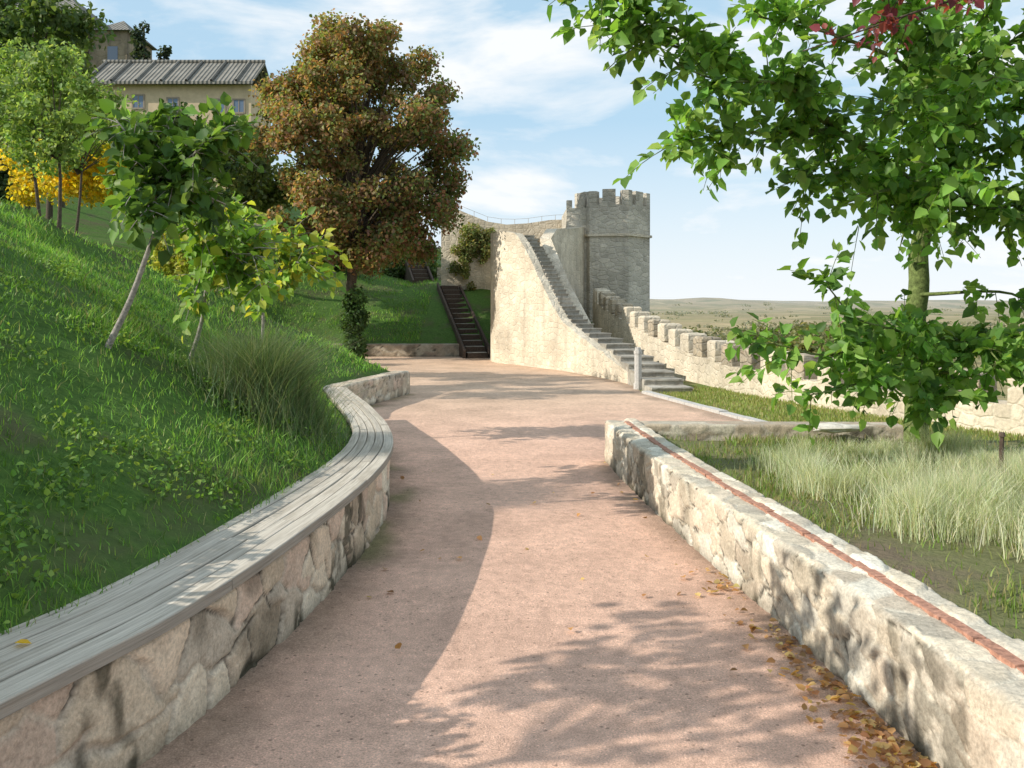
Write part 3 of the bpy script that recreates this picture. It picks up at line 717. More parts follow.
def limb_tree(name, limbs, label, bark, cols, w, lsize, twigs, per, spread, extra=None, cat='tree', droop=-.25, tw=(.25, .55), skip=0., group=None, tvar=.5):
    e_ = empty(name, limbs[0][0][0], label, cat, group)
    A = Acc(); P = []; D = []; N_ = []
    for lb_ in limbs:
        pts, r0, r1, fs = lb_[:4]; dens = lb_[4] if len(lb_) > 4 else 1.
        c = spline(pts, .12 if r0 < .2 else .25); n = len(c)
        c = c + np.stack([vn(np.arange(n) * .4, 1, 3) - .5, vn(np.arange(n) * .4, 9, 4) - .5, 0 * np.arange(n)], 1) * r0 * .5
        A.tube(c, list(np.linspace(r0, r1, n)), 8)
        if fs >= 1: continue
        Ltot = np.sum(np.linalg.norm(np.diff(c, axis=0), axis=1))
        nt_ = int(twigs * dens * Ltot * (1 - fs))
        for _ in range(nt_):
            u = fs + (1 - fs) * random.random(); q = u * (n - 1); i0 = min(int(q), n - 2)
            o_ = c[i0] + (c[i0 + 1] - c[i0]) * (q - i0); tg = c[i0 + 1] - c[i0]; tg = tg / np.linalg.norm(tg)
            d = rdir(1)[0] * spread + tg * .8 + np.array([0, 0, droop * .4]); d /= np.linalg.norm(d)
            Lt = random.uniform(*tw); m_ = 5
            tp = [o_ + d * Lt * j / m_ + np.array([0, 0, droop]) * (j / m_) ** 2 * Lt for j in range(m_ + 1)]
            A.tube(tp, list(np.linspace(max(.004, r1 * .6), .002, m_ + 1)), 4)
            for j in range(per):
                if random.random() < skip: continue
                uu = (j + .6 * random.random()) / per * m_; i1_ = min(int(uu), m_ - 1)
                pp = tp[i1_] + (tp[i1_ + 1] - tp[i1_]) * (uu - i1_)
                sd = rdir(1)[0]
                P.append(pp + sd * .02); D.append(d * .5 + sd * .9 + np.array([0, 0, -.35])); N_.append(np.array([-.35, -.3, .75]) + rdir(1)[0] * .65)
    n = len(P); c = palette(cols, n, w, .3)
    P = np.array(P)
    c = c * (1 - tvar / 2 + tvar * vn(P[:, 0] * 3 + P[:, 1], P[:, 2] * 3, 8))[:, None]
    mesh('trunk', A.V, A.F, bark, None, e_, True)
    leaves('crown', P, D, N_, lsize * (.55 + .75 * R.rand(n)), c, None, e_)
    return e_

GR = [(.15, .29, .055), (.20, .36, .07), (.10, .21, .045), (.28, .43, .10)]
limbs = [
 ([(3.90, 8.7, .15), (3.92, 8.7, 1.2), (3.95, 8.7, 2.2), (3.9, 8.6, 3.0), (4.1, 8.7, 4.0), (4.3, 8.8, 5.2)], .12, .05, .45),
 ([(3.9, 8.6, 2.7), (2.9, 7.9, 3.12), (1.9, 7.3, 3.5), (1.0, 6.9, 3.85), (.38, 6.7, 4.05)], .05, .010, .12),
 ([(1.9, 7.3, 3.5), (1.3, 7.0, 3.6), (.75, 6.8, 3.72)], .02, .006, .1, .8),
 ([(2.9, 7.9, 3.12), (2.0, 7.4, 3.02), (1.55, 7.1, 2.92), (1.22, 7.0, 2.84)], .03, .006, .1),
 ([(3.9, 8.6, 2.6), (3.0, 7.8, 2.75), (2.35, 7.4, 2.6)], .03, .007, .2),
 ([(3.9, 8.6, 2.6), (3.3, 7.8, 2.6), (2.8, 7.3, 2.45)], .03, .007, .2, .7),
 ([(2.9, 7.9, 3.12), (2.2, 7.2, 3.35), (1.6, 6.9, 3.32), (1.25, 6.8, 3.42)], .025, .006, .1),
 ([(4.0, 8.7, 3.4), (3.2, 7.5, 4.0), (2.3, 6.8, 4.3), (1.4, 6.5, 4.4)], .05, .01, .2),
 ([(4.0, 8.7, 3.2), (3.4, 7.7, 3.6), (2.6, 7.2, 3.75), (1.9, 7.0, 3.85)], .03, .008, .2, .6),
 ([(3.95, 8.6, 3.0), (3.6, 7.6, 3.1), (3.0, 7.0, 3.15)], .03, .008, .2, 1.),
 ([(3.95, 8.6, 2.9), (4.3, 7.6, 3.0), (4.5, 6.9, 2.95)], .03, .008, .2, 1.),
 ([(3.95, 8.6, 2.7), (3.75, 7.8, 2.75), (3.5, 7.2, 2.6)], .03, .008, .2, 1.1),
 ([(3.95, 8.6, 2.4), (3.7, 8.0, 2.5), (3.5, 7.6, 2.35)], .02, .006, .1, 1.),
 ([(3.95, 8.6, 2.5), (4.0, 7.9, 2.5), (4.2, 7.4, 2.3)], .03, .008, .2, 1.),
 ([(3.95, 8.6, 3.1), (3.9, 7.7, 3.35), (3.8, 7.1, 3.4)], .03, .008, .2, .9),
 ([(3.95, 8.6, 3.1), (4.5, 7.8, 3.35), (4.9, 7.3, 3.3)], .03, .008, .2),
 ([(4.0, 8.7, 3.5), (4.8, 8, 3.7), (5.3, 7.6, 3.8)], .04, .008, .2, .8),
 ([(4.0, 8.7, 3.6), (4.1, 7.6, 4.2), (4.0, 6.9, 4.5)], .04, .008, .2, .8),
 ([(4.0, 8.7, 3.6), (4.5, 7.6, 4.0), (4.7, 7.1, 4.1)], .04, .008, .2, .7),
 ([(4.0, 8.7, 3.5), (3.6, 7.7, 3.9), (3.1, 7.0, 3.95)], .03, .008, .2, .6),
 ([(3.95, 8.6, 2.4), (4.6, 8.0, 2.5), (5.1, 7.7, 2.3)], .03, .008, .3, 1.),
 ([(4.2, 8.3, 2.4), (4.7, 7.8, 2.2), (4.9, 7.6, 1.8)], .02, .006, .3, .9),
 ([(3.92, 8.7, 1.25), (3.3, 7.7, 1.38), (2.75, 7.2, 1.5), (2.42, 7.0, 1.78)], .02, .005, .3, .7),
 ([(3.6, 8.2, 1.3), (3.1, 7.7, 1.28), (2.5, 7.2, 1.2), (2.05, 7.0, 1.3)], .02, .005, .2, .65),
 ([(3.6, 8.2, 1.25), (3.2, 7.6, 1.05), (2.7, 7.2, .95), (2.32, 7.0, .9)], .02, .005, .3, .65),
 ([(3.9, 8.6, 1.2), (3.6, 8.0, 1.35), (3.3, 7.4, 1.35)], .02, .005, .1, .85),
 ([(3.9, 8.6, 1.1), (3.6, 7.9, 1.1), (3.35, 7.4, .95)], .02, .005, .1, .85),
 ([(3.9, 8.6, .9), (3.85, 7.9, 1.0), (3.6, 7.4, .8)], .02, .005, .1, .6),
 ([(3.9, 8.6, 1.2), (4.0, 7.8, 1.3), (3.95, 7.3, 1.15)], .02, .005, .1, .7),
 ([(3.9, 8.6, 1.3), (4.2, 7.7, 1.25), (4.15, 7.2, .95)], .02, .005, .2, .8),
 ([(3.9, 8.6, 1.7), (4.5, 8.1, 1.7), (4.7, 7.8, 1.35)], .02, .005, .3, .8),
]
limb_tree('broadleaf_tree', limbs, 'mulberry tree with bright green leaves and low spreading branches', M_bark_moss, GR, [.33, .32, .2, .15], .108, 19, 13, 1.0)
limb_tree('plum_tree', [([(7.2, 8.5, -.2), (7.0, 8.4, 2.4), (6.4, 8.0, 4.0), (5.6, 7.6, 5.2)], .12, .04, .7),
  ([(6.5, 8.1, 3.8), (5.2, 7.3, 4.3), (4.2, 6.6, 4.02), (3.3, 6.3, 3.80), (2.0, 6.2, 3.35)], .03, .004, .35),
  ([(4.6, 6.8, 4.1), (3.9, 6.4, 4.0), (3.0, 6.2, 3.82), (2.4, 6.1, 3.72)], .02, .005, .2)],
  'purple-leaved plum tree reaching over the wall', M_bark, [(.20, .045, .06), (.13, .03, .045), (.28, .07, .06)], None, .068, 9, 8, 1.0, tw=(.12, .3))

def small_tree(bx, by, top, cz, rad, lab, cols, w, n_l=10, ls=.10, tw=(.15, .38), twigs=17, bark=M_bark_pale, r0=.035, seed=1, per=9, sq=(1., 1.), lo=-.35):
    random.seed(seed); z = hill(bx, by) - .05
    base_ = (bx, by, z); t_ = (top[0], top[1], top[2])
    mid = ((bx + top[0]) / 2 + .03, (by + top[1]) / 2, (z + top[2]) / 2)
    L_ = [([base_, mid, t_], r0, r0 * .55, .99)]
    for i in range(n_l):
        a = 2 * math.pi * i / n_l + random.uniform(-.3, .3); el = random.uniform(lo, 1.); rr = random.uniform(.65, 1.15)
        e_ = (cz[0] + rad * sq[0] * rr * math.cos(a) * math.cos(el), cz[1] + rad * rr * math.sin(a) * math.cos(el), cz[2] + rad * sq[1] * rr * math.sin(el))
        m_ = ((t_[0] + e_[0]) / 2, (t_[1] + e_[1]) / 2, (t_[2] + e_[2]) / 2 + .10)
        L_.append(([t_, m_, e_], r0 * .45, .004, .2))
    L_.append(([t_, ((t_[0] + cz[0]) / 2, t_[1], (t_[2] + cz[2]) / 2), (cz[0], cz[1], cz[2] + rad * .8)], r0 * .5, .005, .3))
    return limb_tree('young_tree', L_, lab, bark, cols, w, ls, twigs, per, 1.1, tw=tw, group='young trees on the grass bank')
G2 = [(.11, .21, .04), (.08, .16, .035), (.17, .28, .06)]
YG = [(.38, .43, .06), (.22, .36, .06), (.46, .46, .07), (.14, .26, .05)]
small_tree(-2.85, 6.3, (-2.46, 6.3, 2.25), (-2.38, 6.25, 2.48), .54, 'young leaning tree with large green leaves and pale trunk', G2, None, seed=2, ls=.10, twigs=24, r0=.026, tw=(.12, .34), sq=(1.05, 1.05), lo=-.8, n_l=13)
small_tree(-2.67, 7.4, (-2.50, 7.4, 1.85), (-2.28, 7.35, 2.0), .46, 'young tree with yellow-green leaves and slim pale trunk', YG, [.1, .4, .05, .45], seed=3, ls=.088, r0=.022, twigs=24, tw=(.12, .34), lo=-.9, n_l=13, sq=(1.0, 1.1))
small_tree(-2.9, 10.2, (-2.82, 10.2, 1.75), (-2.70, 10.2, 1.98), .58, 'young tree with yellowing leaves behind the shrub', YG, [.3, .3, .15, .25], seed=5, ls=.105, r0=.025, twigs=20, lo=-.8, n_l=13, sq=(1.0, 1.0))
def crest_tree(bx, by, cz, rx, rz, lab, cols, w, n, ls, seed, r0=.07, bark=M_bark, name='tree', nb=26, sh=.8, br=(.22, .40), flat=.85):
    rs = np.random.RandomState(seed); random.seed(seed)
    z = hill(bx, by) - .1 if bx < 2.4 else float(gz(np.array([bx]), np.array([by]))[0]) - .1
    e_ = empty(name, (bx, by, z), lab, 'tree')
    tp = spline([(bx, by, z), ((bx + cz[0]) / 2 + .05, by, (z + cz[2]) / 2), cz], .4)
    A = Acc(); A.tube(tp, list(np.linspace(r0, r0 * .35, len(tp))), 8)
    C = []; Rd = []
    for i in range(nb):
        d = rs.randn(3); d /= np.linalg.norm(d); k_ = rs.uniform(.35, sh)
        c = np.array(cz) + d * np.array([rx, rx, rz]) * k_; C.append(c); Rd.append(rs.uniform(*br) * rx)
        s_ = np.array([(bx + cz[0]) / 2, by, (z * .35 + cz[2] * .65)])
        A.tube([s_, (s_ + c) / 2 + np.array([0, 0, .1 * rz]), c], [r0 * .35, r0 * .2, r0 * .06], 5)
    mesh('trunk', A.V, A.F, bark, None, e_, True)
    blob_crown(C, Rd, n, ls, cols, w, parent=e_, shell=.85, flat=flat)
    return e_
LG = [(.22, .32, .09), (.17, .27, .07), (.30, .40, .13)]
crest_tree(-7.05, 14, (-7.1, 14, 4.5), 1.0, 1.05, 'slender light green tree on the crest of the bank', LG, None, 5000, .07, 31, nb=40, r0=.035, sh=1.1, br=(.18, .34))
crest_tree(-8.1, 15.5, (-8.5, 15.5, 5.3), 1.15, 1.15, 'airy light green tree with thin trunk on the bank crest', LG, None, 5200, .075, 32, nb=40, r0=.035, sh=1.1, br=(.18, .34))
crest_tree(-8.4, 17.2, (-8.2, 17.2, 5.0), 1.0, 1.0, 'small green tree with twin slim trunks on the bank crest', LG, None, 3500, .075, 36, nb=26, r0=.035, sh=1.1)
DGt = [(.09, .15, .04), (.13, .19, .05), (.07, .12, .035)]
crest_tree(-13.5, 25, (-13.6, 25, 8.8), 2.1, 2.1, 'tall dark green tree behind the bank crest', DGt, None, 6500, .16, 33, r0=.12, sh=1.)
crest_tree(-20, 40, (-20.3, 40, 12.6), 2.2, 2.0, 'green tree rising in front of the old building', [(.12, .18, .05), (.15, .2, .06)], None, 6000, .19, 41, r0=.13, sh=1.)
crest_tree(-9.9, 26, (-9.9, 26, 5.2), 1.8, 1.9, 'rounded dark green tree beyond the bank', DGt, None, 7000, .15, 34, r0=.12, sh=.95)
crest_tree(-12.2, 33, (-12.4, 33, 6.9), 2.2, 1.9, 'dark green tree below the ochre house', DGt, None, 7000, .18, 38, r0=.12, sh=.95)
crest_tree(-9.0, 30, (-8.9, 30, 6.1), 1.9, 1.9, 'olive green tree between the bank and the house', [(.14, .19, .06), (.18, .21, .07)], None, 7000, .16, 39, r0=.12, sh=.95)
crest_tree(-17.5, 34, (-17.5, 34, 8.4), 2.6, 2.2, 'tree in early autumn leaf below the hilltop house', [(.16, .20, .06), (.2, .2, .06)], None, 5000, .2, 35, r0=.14)
crest_tree(-15, 38, (-15.3, 38, 7.9), 2.6, 1.7, 'broad green tree hiding the foot of the ochre house', [(.14, .19, .06), (.11, .16, .05)], None, 6000, .2, 40, r0=.14)
crest_tree(-4.2, 1.9, (-3.40, 2.3, 2.75), .85, .34, 'young tree on the bank casting dappled shade on the path', G2, None, 440, .115, 37, nb=26, sh=1.1, r0=.03)
# big autumn tree
rs = np.random.RandomState(3)
eb2 = empty('autumn_tree', (-4.6, 26.2, 0), 'large rounded tree with rusty brown and olive autumn leaves', 'tree')
cz = np.array([-4.38, 26.2, 6.1])
tp = spline([(-4.62, 26.2, -.1), (-4.6, 26.2, .9), (-4.68, 26.2, 2.2), (-4.5, 26.2, 3.6), (-4.35, 26.2, 6.5)], .3)
A = Acc(); A.tube(tp, list(np.linspace(.2, .07, len(tp))), 10)
C = []; Rd = []
for i in range(190):
    d = rs.randn(3); d /= (np.abs(d) ** 2.5).sum() ** (1 / 2.5)
    k_ = rs.uniform(.2, 1.) ** .5
    c = cz + d * np.array([2.9, 2.7, 3.75]) * k_
    if d[2] > 0: c[0] -= .25 * d[2]
    c[0] = cz[0] + (c[0] - cz[0]) * (1 - .12 * max(0, d[2]))
    if c[2] < 2.75: c[2] = 2.75 + rs.rand() * .5
    C.append(c); Rd.append(rs.uniform(.34, .64))
    s_ = np.array([-4.5, 26.2, 2.6 + max(0, (c[2] - 3)) * .5])
    A.tube([s_, (s_ + c) / 2 + np.array([0, 0, .2]), c], [.06, .03, .010], 5)
mesh('trunk', A.V, A.F, M_bark, None, eb2, True)
C = np.array(C); Rd = np.array(Rd)
n = 72000; pr = Rd ** 2; k = R.choice(len(Rd), n, p=pr / pr.sum()); d = rdir(n); r = Rd[k] * (1 - .7 * R.rand(n)) * (.85 + .45 * R.rand(n))
P = C[k] + d * r[:, None] * np.array([1, 1, .8])
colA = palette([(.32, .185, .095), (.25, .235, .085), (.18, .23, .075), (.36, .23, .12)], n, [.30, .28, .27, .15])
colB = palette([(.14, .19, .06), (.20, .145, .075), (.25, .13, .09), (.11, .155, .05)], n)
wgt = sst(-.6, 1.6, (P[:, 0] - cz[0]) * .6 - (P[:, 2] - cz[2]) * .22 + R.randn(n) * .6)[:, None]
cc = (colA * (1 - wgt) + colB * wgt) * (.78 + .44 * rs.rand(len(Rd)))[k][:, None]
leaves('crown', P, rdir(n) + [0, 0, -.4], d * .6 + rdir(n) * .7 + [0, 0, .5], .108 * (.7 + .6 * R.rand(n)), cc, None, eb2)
def shrub(name, centers, radii, n, ls, cols, lab, cat='shrub', w=None, shell=.5, flat=.9):
    o = blob_crown(centers, radii, n, ls, cols, w, parent=None, name=name, shell=shell, flat=flat); tag(o, lab, cat); return o
iv = [(-4.62 + random.uniform(-.12, .12), 26.1 + random.uniform(-.1, .1), .15 + .14 * i) for i in range(13)]
shrub('ivy', iv, [.30 + .1 * math.sin(i * 1.1) for i in range(13)], 3200, .09, [(.06, .12, .035), (.08, .15, .04)], 'dark green ivy wrapping the lower trunk of the autumn tree', 'ivy')
shrub('yellow_shrub', [(-8.9 + random.uniform(-1.2, 1.2), 18.3 + random.uniform(-.4, .4), 3.9 + random.uniform(0, .8)) for i in range(22)], [random.uniform(.3, .45) for i in range(22)], 7000, .085,
      [(.74, .60, .05), (.64, .52, .05), (.78, .66, .10), (.36, .38, .06)], 'bright yellow flowering shrub on the bank crest', 'shrub', [.35, .3, .15, .2])
shrub('yellow_shrub', [(-5.6 + random.uniform(-.5, .5), 15.8 + random.uniform(-.4, .4), 2.4 + random.uniform(-.3, .4)) for i in range(12)], [random.uniform(.2, .35) for i in range(12)], 3000, .08,
      [(.30, .34, .06), (.24, .31, .06), (.4, .38, .08)], 'yellow-green shrub on the bank near the large tree', 'shrub')
shrub('dark_shrub', [(-12.5 + random.uniform(-1.5, 1.2), 21 + random.uniform(-.5, .5), 4.4 + random.uniform(-.3, 1.)) for i in range(20)], [random.uniform(.4, .7) for i in range(20)], 5000, .12,
      [(.05, .08, .03), (.07, .10, .04)], 'dark evergreen shrub behind the bank crest')
# unseen shrubs added left of the view to shade the near path
shrub('shade_shrub', [(-2.42 - .14 * (y_ - 2.) + random.uniform(-.10, .04), y_, random.uniform(.9, 1.20)) for y_ in np.linspace(.9, 4.0, 62)], [random.uniform(.18, .24) for i in range(62)], 14000, .065,
      [(.12, .2, .05), (.16, .24, .06)], 'leafy green shrubs added out of view to shade the path')
shrub('ivy', [(-1.6 + random.uniform(-.65, .85), 32.8, random.uniform(2.2, 4.35)) for i in range(22)], [random.uniform(.12, .34) for i in range(22)], 4500, .085, [(.20, .23, .08), (.14, .19, .06), (.28, .25, .11)],
      'ivy hanging over the old rampart wall', 'ivy')
for cx, cy, n_, lb in ((-4.2, 37.5, 24, 'dark green shrub above the terrace bank'), (-6.5, 33.5, 20, 'rounded green shrub on the upper bank')):
    hz_ = hill(cx, cy)
    shrub('green_shrub', [(cx + random.uniform(-1, 1), cy + random.uniform(-.5, .5), hz_ + random.uniform(.1, 1.2)) for i in range(n_)], [random.uniform(.3, .55) for i in range(n_)], 3500, .13, [(.08, .13, .04), (.12, .17, .05)], lb)
for cx, cy, top, wd, lb in ((8.4, 32, .85, 2.4, 'bushy green shrub outside the castle wall'), (6.6, 24.5, .5, 1.5, 'brownish green shrub below the castle wall'), (12.5, 34, 1.0, 2.4, 'olive green bush on the slope outside the wall'),
                       (9.6, 25, 1.0, 1.7, 'low yellow-green bush outside the castle wall')):
    nb_ = 34
    shrub('green_shrub', [(cx + random.uniform(-wd, wd), cy + random.uniform(-1, 1), top - .5 - 1.9 * random.random() ** 1.5) for i in range(nb_)], [random.uniform(.45, .75) for i in range(nb_)], 9500, .12,
          [(.22, .23, .09), (.15, .18, .065), (.28, .25, .12)], lb)
rs = np.random.RandomState(8)
for cx, cy, hb_, ht, rr in ((-28.4, 64.5, 15, 23.2, 1.2), (-27.2, 66, 15, 21.6, 1.1)):
    e_ = empty('conifer_tree', (cx, cy + 5, 8), 'dark narrow conifer behind the tiled roof', 'tree')
    A = Acc(); A.tube([(cx, cy + 5, 8), (cx, cy + 5, ht)], [.25, .05], 6); mesh('trunk', A.V, A.F, M_bark, None, e_)
    C = [(cx + rs.uniform(-.4, .4) * rr, cy + 5 + rs.uniform(-.4, .4), z) for z in np.linspace(hb_, ht, 14)]
    blob_crown(C, [rr * (1 - .6 * i / 13) for i in range(14)], 3500, .26, [(.03, .05, .03), (.045, .065, .033)], parent=e_, shell=.6)
rs = np.random.RandomState(21); nc_ = 1500
ang_ = rs.uniform(.02, .62, nc_); dd_ = 420 * (15 ** rs.rand(nc_)); X_ = dd_ * np.sin(ang_); Y_ = dd_ * np.cos(ang_)
kk = (fbm(X_ / 260, Y_ / 900, 5) > .53) | (rs.rand(nc_) < .04); X_ = X_[kk]; Y_ = Y_[kk]; dd_ = dd_[kk]
Z_ = gz(X_, Y_); m_ = 16; sz_ = 2.0 + 2.4 * rs.rand(len(X_)) + dd_ / 900
P = np.repeat(np.stack([X_, Y_, Z_ + sz_ * .4], 1), m_, axis=0) + rdir(len(X_) * m_) * np.repeat(sz_, m_)[:, None] * np.array([2.2, 1, .5])
n = len(P); hzf = np.clip(np.repeat(dd_, m_) / 6000, .1, .6)[:, None]  # aerial haze blended into the leaf colour with distance
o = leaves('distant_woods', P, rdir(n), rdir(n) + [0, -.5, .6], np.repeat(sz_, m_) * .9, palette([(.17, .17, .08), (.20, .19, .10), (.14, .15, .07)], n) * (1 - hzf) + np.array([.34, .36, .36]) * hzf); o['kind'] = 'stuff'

# ------------------------------------------------------------ grasses
def blades(name, P, h, w, lean, col, label=None, seg=2, kind='stuff', mat=None):
    n = len(P); a = R.rand(n) * 2 * math.pi
    X = np.stack([np.cos(a), np.sin(a), 0 * a], 1); b = R.rand(n) * 2 * math.pi
    Ld = np.stack([np.cos(b), np.sin(b), 0 * b], 1) * (lean * h)[:, None]
    up = np.array([0, 0, 1.])
    m1 = P + up * (h * .55)[:, None] + Ld * .3; tp = P + up * h[:, None] + Ld
    W = X * w[:, None]
    V = np.stack([P - W, P + W, m1 - W * .7, m1 + W * .7, tp - W * .1, tp + W * .1], 1).reshape(-1, 3)
    F = (np.arange(n) * 6)[:, None, None] + np.array([(0, 1, 3, 2), (2, 3, 5, 4)])[None]
    o = mesh(name, V, F.reshape(-1, 4), mat or M_grass, np.repeat(col, 6, axis=0))
    o['kind'] = kind
    return o
N = 380000
yy = 1.6 + 34 * R.rand(N) ** 2.1; xx = -12 * R.rand(N) ** 1.2 + .3
d = sdist(xx, yy); near_ = np.hypot(xx, yy)
patch = fbm(xx * 1.3, yy * 1.3, 55)
keep = (d > .14) & (d < 10) & (R.rand(N) < np.clip(1.25 - near_ / 40, .3, 1)) & (xx > -.62 * yy - .6) & (R.rand(N) < .38 + 1.6 * sst(.38, .56, patch))
keep &= ~((yy > 27) & (xx > -2.9))
xx = xx[keep]; yy = yy[keep]; near_ = near_[keep]; patch = patch[keep]
zz_ = hill(xx, yy) - .01; n = len(xx)
sc = np.clip(near_ / 6, .8, 3.)
hh = (.025 + .05 * R.rand(n) + .09 * sst(.5, .7, patch) * R.rand(n)) * (.75 + .25 * sc)
cg = palette([(.17, .34, .055), (.11, .24, .045), (.24, .40, .08), (.30, .31, .14)], n, [.35, .30, .25, .10], .35) * (.65 + .75 * vn(xx * .9, yy * .9, 66))[:, None]
blades('hillside_grass', np.stack([xx, yy, zz_], 1), hh, .0035 * sc * (.7 + .6 * R.rand(n)), 1.1 * R.rand(n), cg)
N = 42000; xx = 1.3 + 5.5 * R.rand(N); yy = 9.3 + 8 * R.rand(N)
kx = np.interp(yy, [9.3, 11.6, 16.2, 17.4], [3.5, 3.48, 2.5, 3.3]); wx = np.interp(-yy, -wl[:, 1], wl[:, 0])
k_ = (xx > kx) & (xx < wx - .12); xx = xx[k_]; yy = yy[k_]; n = len(xx)
blades('lawn_grass', np.stack([xx, yy, 0 * xx], 1), .03 + .04 * R.rand(n), .006 + .004 * R.rand(n), .6 * R.rand(n), palette([(.20, .28, .07), (.26, .30, .09), (.34, .32, .15)], n))
N = 60000; xx = 1.4 + 6 * R.rand(N); yy = 2 + 7 * R.rand(N); fx = np.interp(yy, rw[:, 1], rw[:, 0]) + .38
pt = fbm(xx * 1.6, yy * 1.6, 91)
k_ = (xx > fx) & (R.rand(N) < sst(.38, .56, pt) * .9 + .12); xx = xx[k_]; yy = yy[k_]; n = len(xx)
blades('bed_grass', np.stack([xx, yy, .25 + 0 * xx], 1), .03 + .06 * R.rand(n), .003 + .003 * R.rand(n), .8 * R.rand(n), palette([(.17, .27, .06), (.22, .27, .08), (.30, .27, .14)], n))
cx = []; cy = []
rs = np.random.RandomState(14)
while len(cx) < 130:
    x = rs.uniform(1.75, 6.5); y = rs.uniform(4.6, 7.9)
    if x < np.interp(y, [4.6, 5.4, 6.6, 8.1], [2.75, 2.15, 1.9, 1.8]): continue
    cx.append(x); cy.append(y)
cx = np.array(cx); cy = np.array(cy); n = 68000; k = rs.randint(0, len(cx), n)
rr = np.abs(rs.randn(n)) * .13; aa = rs.rand(n) * 6.283
P = np.stack([cx[k] + rr * np.cos(aa), cy[k] + rr * np.sin(aa), .25 + 0 * rr], 1)
ht = (.12 + .16 * rs.rand(n)) * (.72 + .45 * rs.rand(len(cx)))[k]
blades('feather_grass', P, ht, .0015 + .0015 * rs.rand(n), .8 * rs.rand(n), palette([(.58, .59, .44), (.44, .49, .33), (.68, .67, .54), (.30, .37, .20)], n, [.32, .3, .2, .18]))
n = 9000; rr = np.abs(R.randn(n)) * .24; aa = R.rand(n) * 6.283
bx, by = -1.88, 7.0
P = np.stack([bx + rr * np.cos(aa), by + rr * np.sin(aa) * 1.3, 0 * rr], 1); P[:, 2] = hill(P[:, 0], P[:, 1]); kk = sdist(P[:, 0], P[:, 1]) > .12
P = P[kk]; rr = rr[kk]; n = len(P)
o = blades('wispy_shrub', P, (.2 + .5 * R.rand(n) ** 1.4) * np.clip(1.15 - rr, .4, 1), .0020 + .0014 * R.rand(n), 1.3 * R.rand(n), palette([(.11, .18, .08), (.15, .22, .10), (.08, .14, .055), (.21, .24, .14)], n))
del o['kind']; tag(o, 'wispy grey-green broom shrub growing behind the stone bench', 'shrub')
n = 6500; ci = R.randint(0, 80, n); wy = 2.6 + 7.5 * R.rand(80) ** 1.2; wx_ = np.interp(wy, foot[:, 1], foot[:, 0]) - .25 - 2.8 * R.rand(80) ** 1.4
px_ = wx_[ci] + R.randn(n) * .09; py_ = wy[ci] + R.randn(n) * .09; pz_ = hill(px_, py_) + .10 * R.rand(n) * (.4 + R.rand(80))[ci]
kk = sdist(px_, py_) > .18
P = np.stack([px_, py_, pz_], 1)[kk]; n = len(P)
o = leaves('bank_weeds', P, rdir(n) + [0, 0, .5], rdir(n) * .6 + [0, 0, 1], .018 + .02 * R.rand(n), palette([(.14, .26, .05), (.10, .19, .04), (.22, .33, .07)], n), M_grass); o['kind'] = 'stuff'
# fallen leaves in small drifts at the wall foot, a few strays
n = 430; cy_ = np.array([3.05, 3.3, 3.75, 4.3, 5.1]); ci = R.choice(5, n, p=[.32, .24, .2, .16, .08]); y = cy_[ci] + R.randn(n) * .16; off = np.abs(R.randn(n)) * .11
x = np.interp(y, rw[:, 1], rw[:, 0]) - .03 - off
k_ = R.rand(n) < .08; x[k_] = R.uniform(-1., 1.3, k_.sum()); y[k_] = R.uniform(3, 9, k_.sum())
x = np.maximum(x, -1.0)
P = np.stack([x, y, .022 + .014 * R.rand(n)], 1)
o = leaves('fallen_leaves', P, rdir(n) * [1, 1, .25], rdir(n) * .45 + [0, 0, 1], .018 + .032 * R.rand(n), palette([(.40, .22, .10), (.48, .30, .13), (.28, .16, .08), (.52, .40, .18)], n), M_leaf); o['kind'] = 'stuff'
P = np.array([(-1.62, 2.93, .50)]); o = leaves('fallen_leaf', P, np.array([(1, .2, 0.)]), np.array([(0, .1, 1.)]), np.array([.05]), np.array([(.7, .45, .03)])); tag(o, 'single yellow fallen leaf on the timber bench', 'leaf')

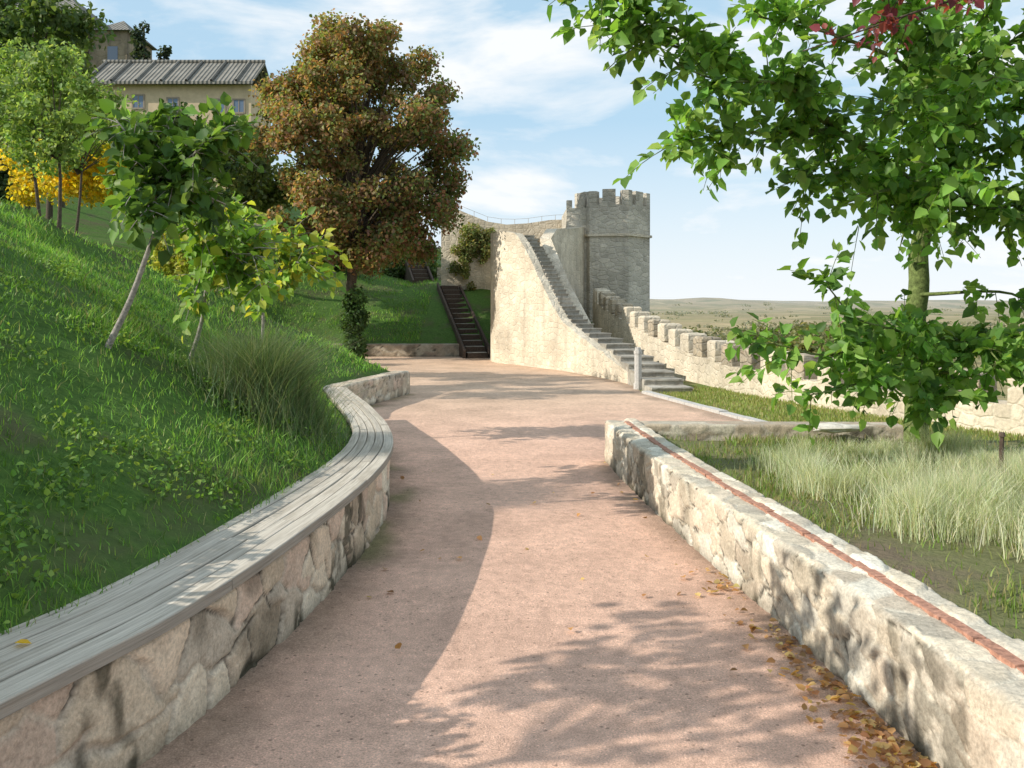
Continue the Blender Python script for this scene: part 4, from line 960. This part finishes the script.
# ------------------------------------------------------------ light, sky, camera
sun = bpy.data.lights.new('sun', 'SUN'); sun.energy = 5.0; sun.angle = math.radians(.5); sun.color = (1, .93, .82)
so = bpy.data.objects.new('sun', sun); COL.objects.link(so); so.rotation_euler = SUN.to_track_quat('Z', 'Y').to_euler()
w = bpy.data.worlds.new('World'); scene.world = w; w.use_nodes = True; nt = w.node_tree; nt.nodes.clear()
out = nt.nodes.new('ShaderNodeOutputWorld'); bg = nt.nodes.new('ShaderNodeBackground'); bg.inputs[1].default_value = .15
sky = nt.nodes.new('ShaderNodeTexSky'); sky.sky_type = 'NISHITA'; sky.sun_disc = False
sky.sun_elevation = math.asin(SUN.z); sky.sun_rotation = math.atan2(SUN.x, SUN.y) % (2 * math.pi); sky.air_density = 1.0; sky.dust_density = .6; sky.ozone_density = 2.
def wmix(f, a, b):
    m_ = nt.nodes.new('ShaderNodeMix'); m_.data_type = 'RGBA'
    for sk, v in ((m_.inputs[0], f), (m_.inputs[6], a), (m_.inputs[7], b)):
        if isinstance(v, bpy.types.NodeSocket): nt.links.new(v, sk)
        else: sk.default_value = v
    return m_.outputs[2]
tcn = nt.nodes.new('ShaderNodeTexCoord'); mp = nt.nodes.new('ShaderNodeMapping'); mp.inputs['Scale'].default_value = (1, 1, 3.4); mp.inputs['Location'].default_value = (.35, .1, .25)
nz = nt.nodes.new('ShaderNodeTexNoise'); nz.inputs['Scale'].default_value = 3.6; nz.inputs['Detail'].default_value = 9; nz.inputs['Roughness'].default_value = .56; nz.inputs['Distortion'].default_value = .3
cr = nt.nodes.new('ShaderNodeValToRGB'); cr.color_ramp.elements[0].position = .44; cr.color_ramp.elements[1].position = .62
nt.links.new(tcn.outputs['Generated'], mp.inputs[0]); nt.links.new(mp.outputs[0], nz.inputs['Vector']); nt.links.new(nz.outputs['Fac'], cr.inputs[0])
sx = nt.nodes.new('ShaderNodeSeparateXYZ'); nt.links.new(tcn.outputs['Generated'], sx.inputs[0])
hr = nt.nodes.new('ShaderNodeMapRange'); hr.inputs[1].default_value = .0; hr.inputs[2].default_value = .20; hr.inputs[3].default_value = .92; hr.inputs[4].default_value = 0.
nt.links.new(sx.outputs[2], hr.inputs[0])
mx = nt.nodes.new('ShaderNodeMath'); mx.operation = 'MAXIMUM'; nt.links.new(cr.outputs[0], mx.inputs[0]); nt.links.new(hr.outputs[0], mx.inputs[1])
veil = wmix(.78, sky.outputs[0], (3.6, 5.2, 6.4, 1))
fin = wmix(mx.outputs[0], veil, (6.5, 6.7, 6.85, 1))
nt.links.new(fin, bg.inputs[0]); nt.links.new(bg.outputs[0], out.inputs[0])

cam = bpy.data.cameras.new('camera'); cam.sensor_width = 36; cam.lens = 36 * 900 / 1024; cam.shift_y = -79 / 1024
cam.clip_end = 20000; cam.clip_start = .05
co = bpy.data.objects.new('camera', cam); COL.objects.link(co); co.location = (0, 0, 1.6); co.rotation_euler = (math.radians(90), 0, 0)
scene.camera = co
scene.view_settings.view_transform = 'Standard'; scene.view_settings.look = 'None'; scene.view_settings.exposure = 0
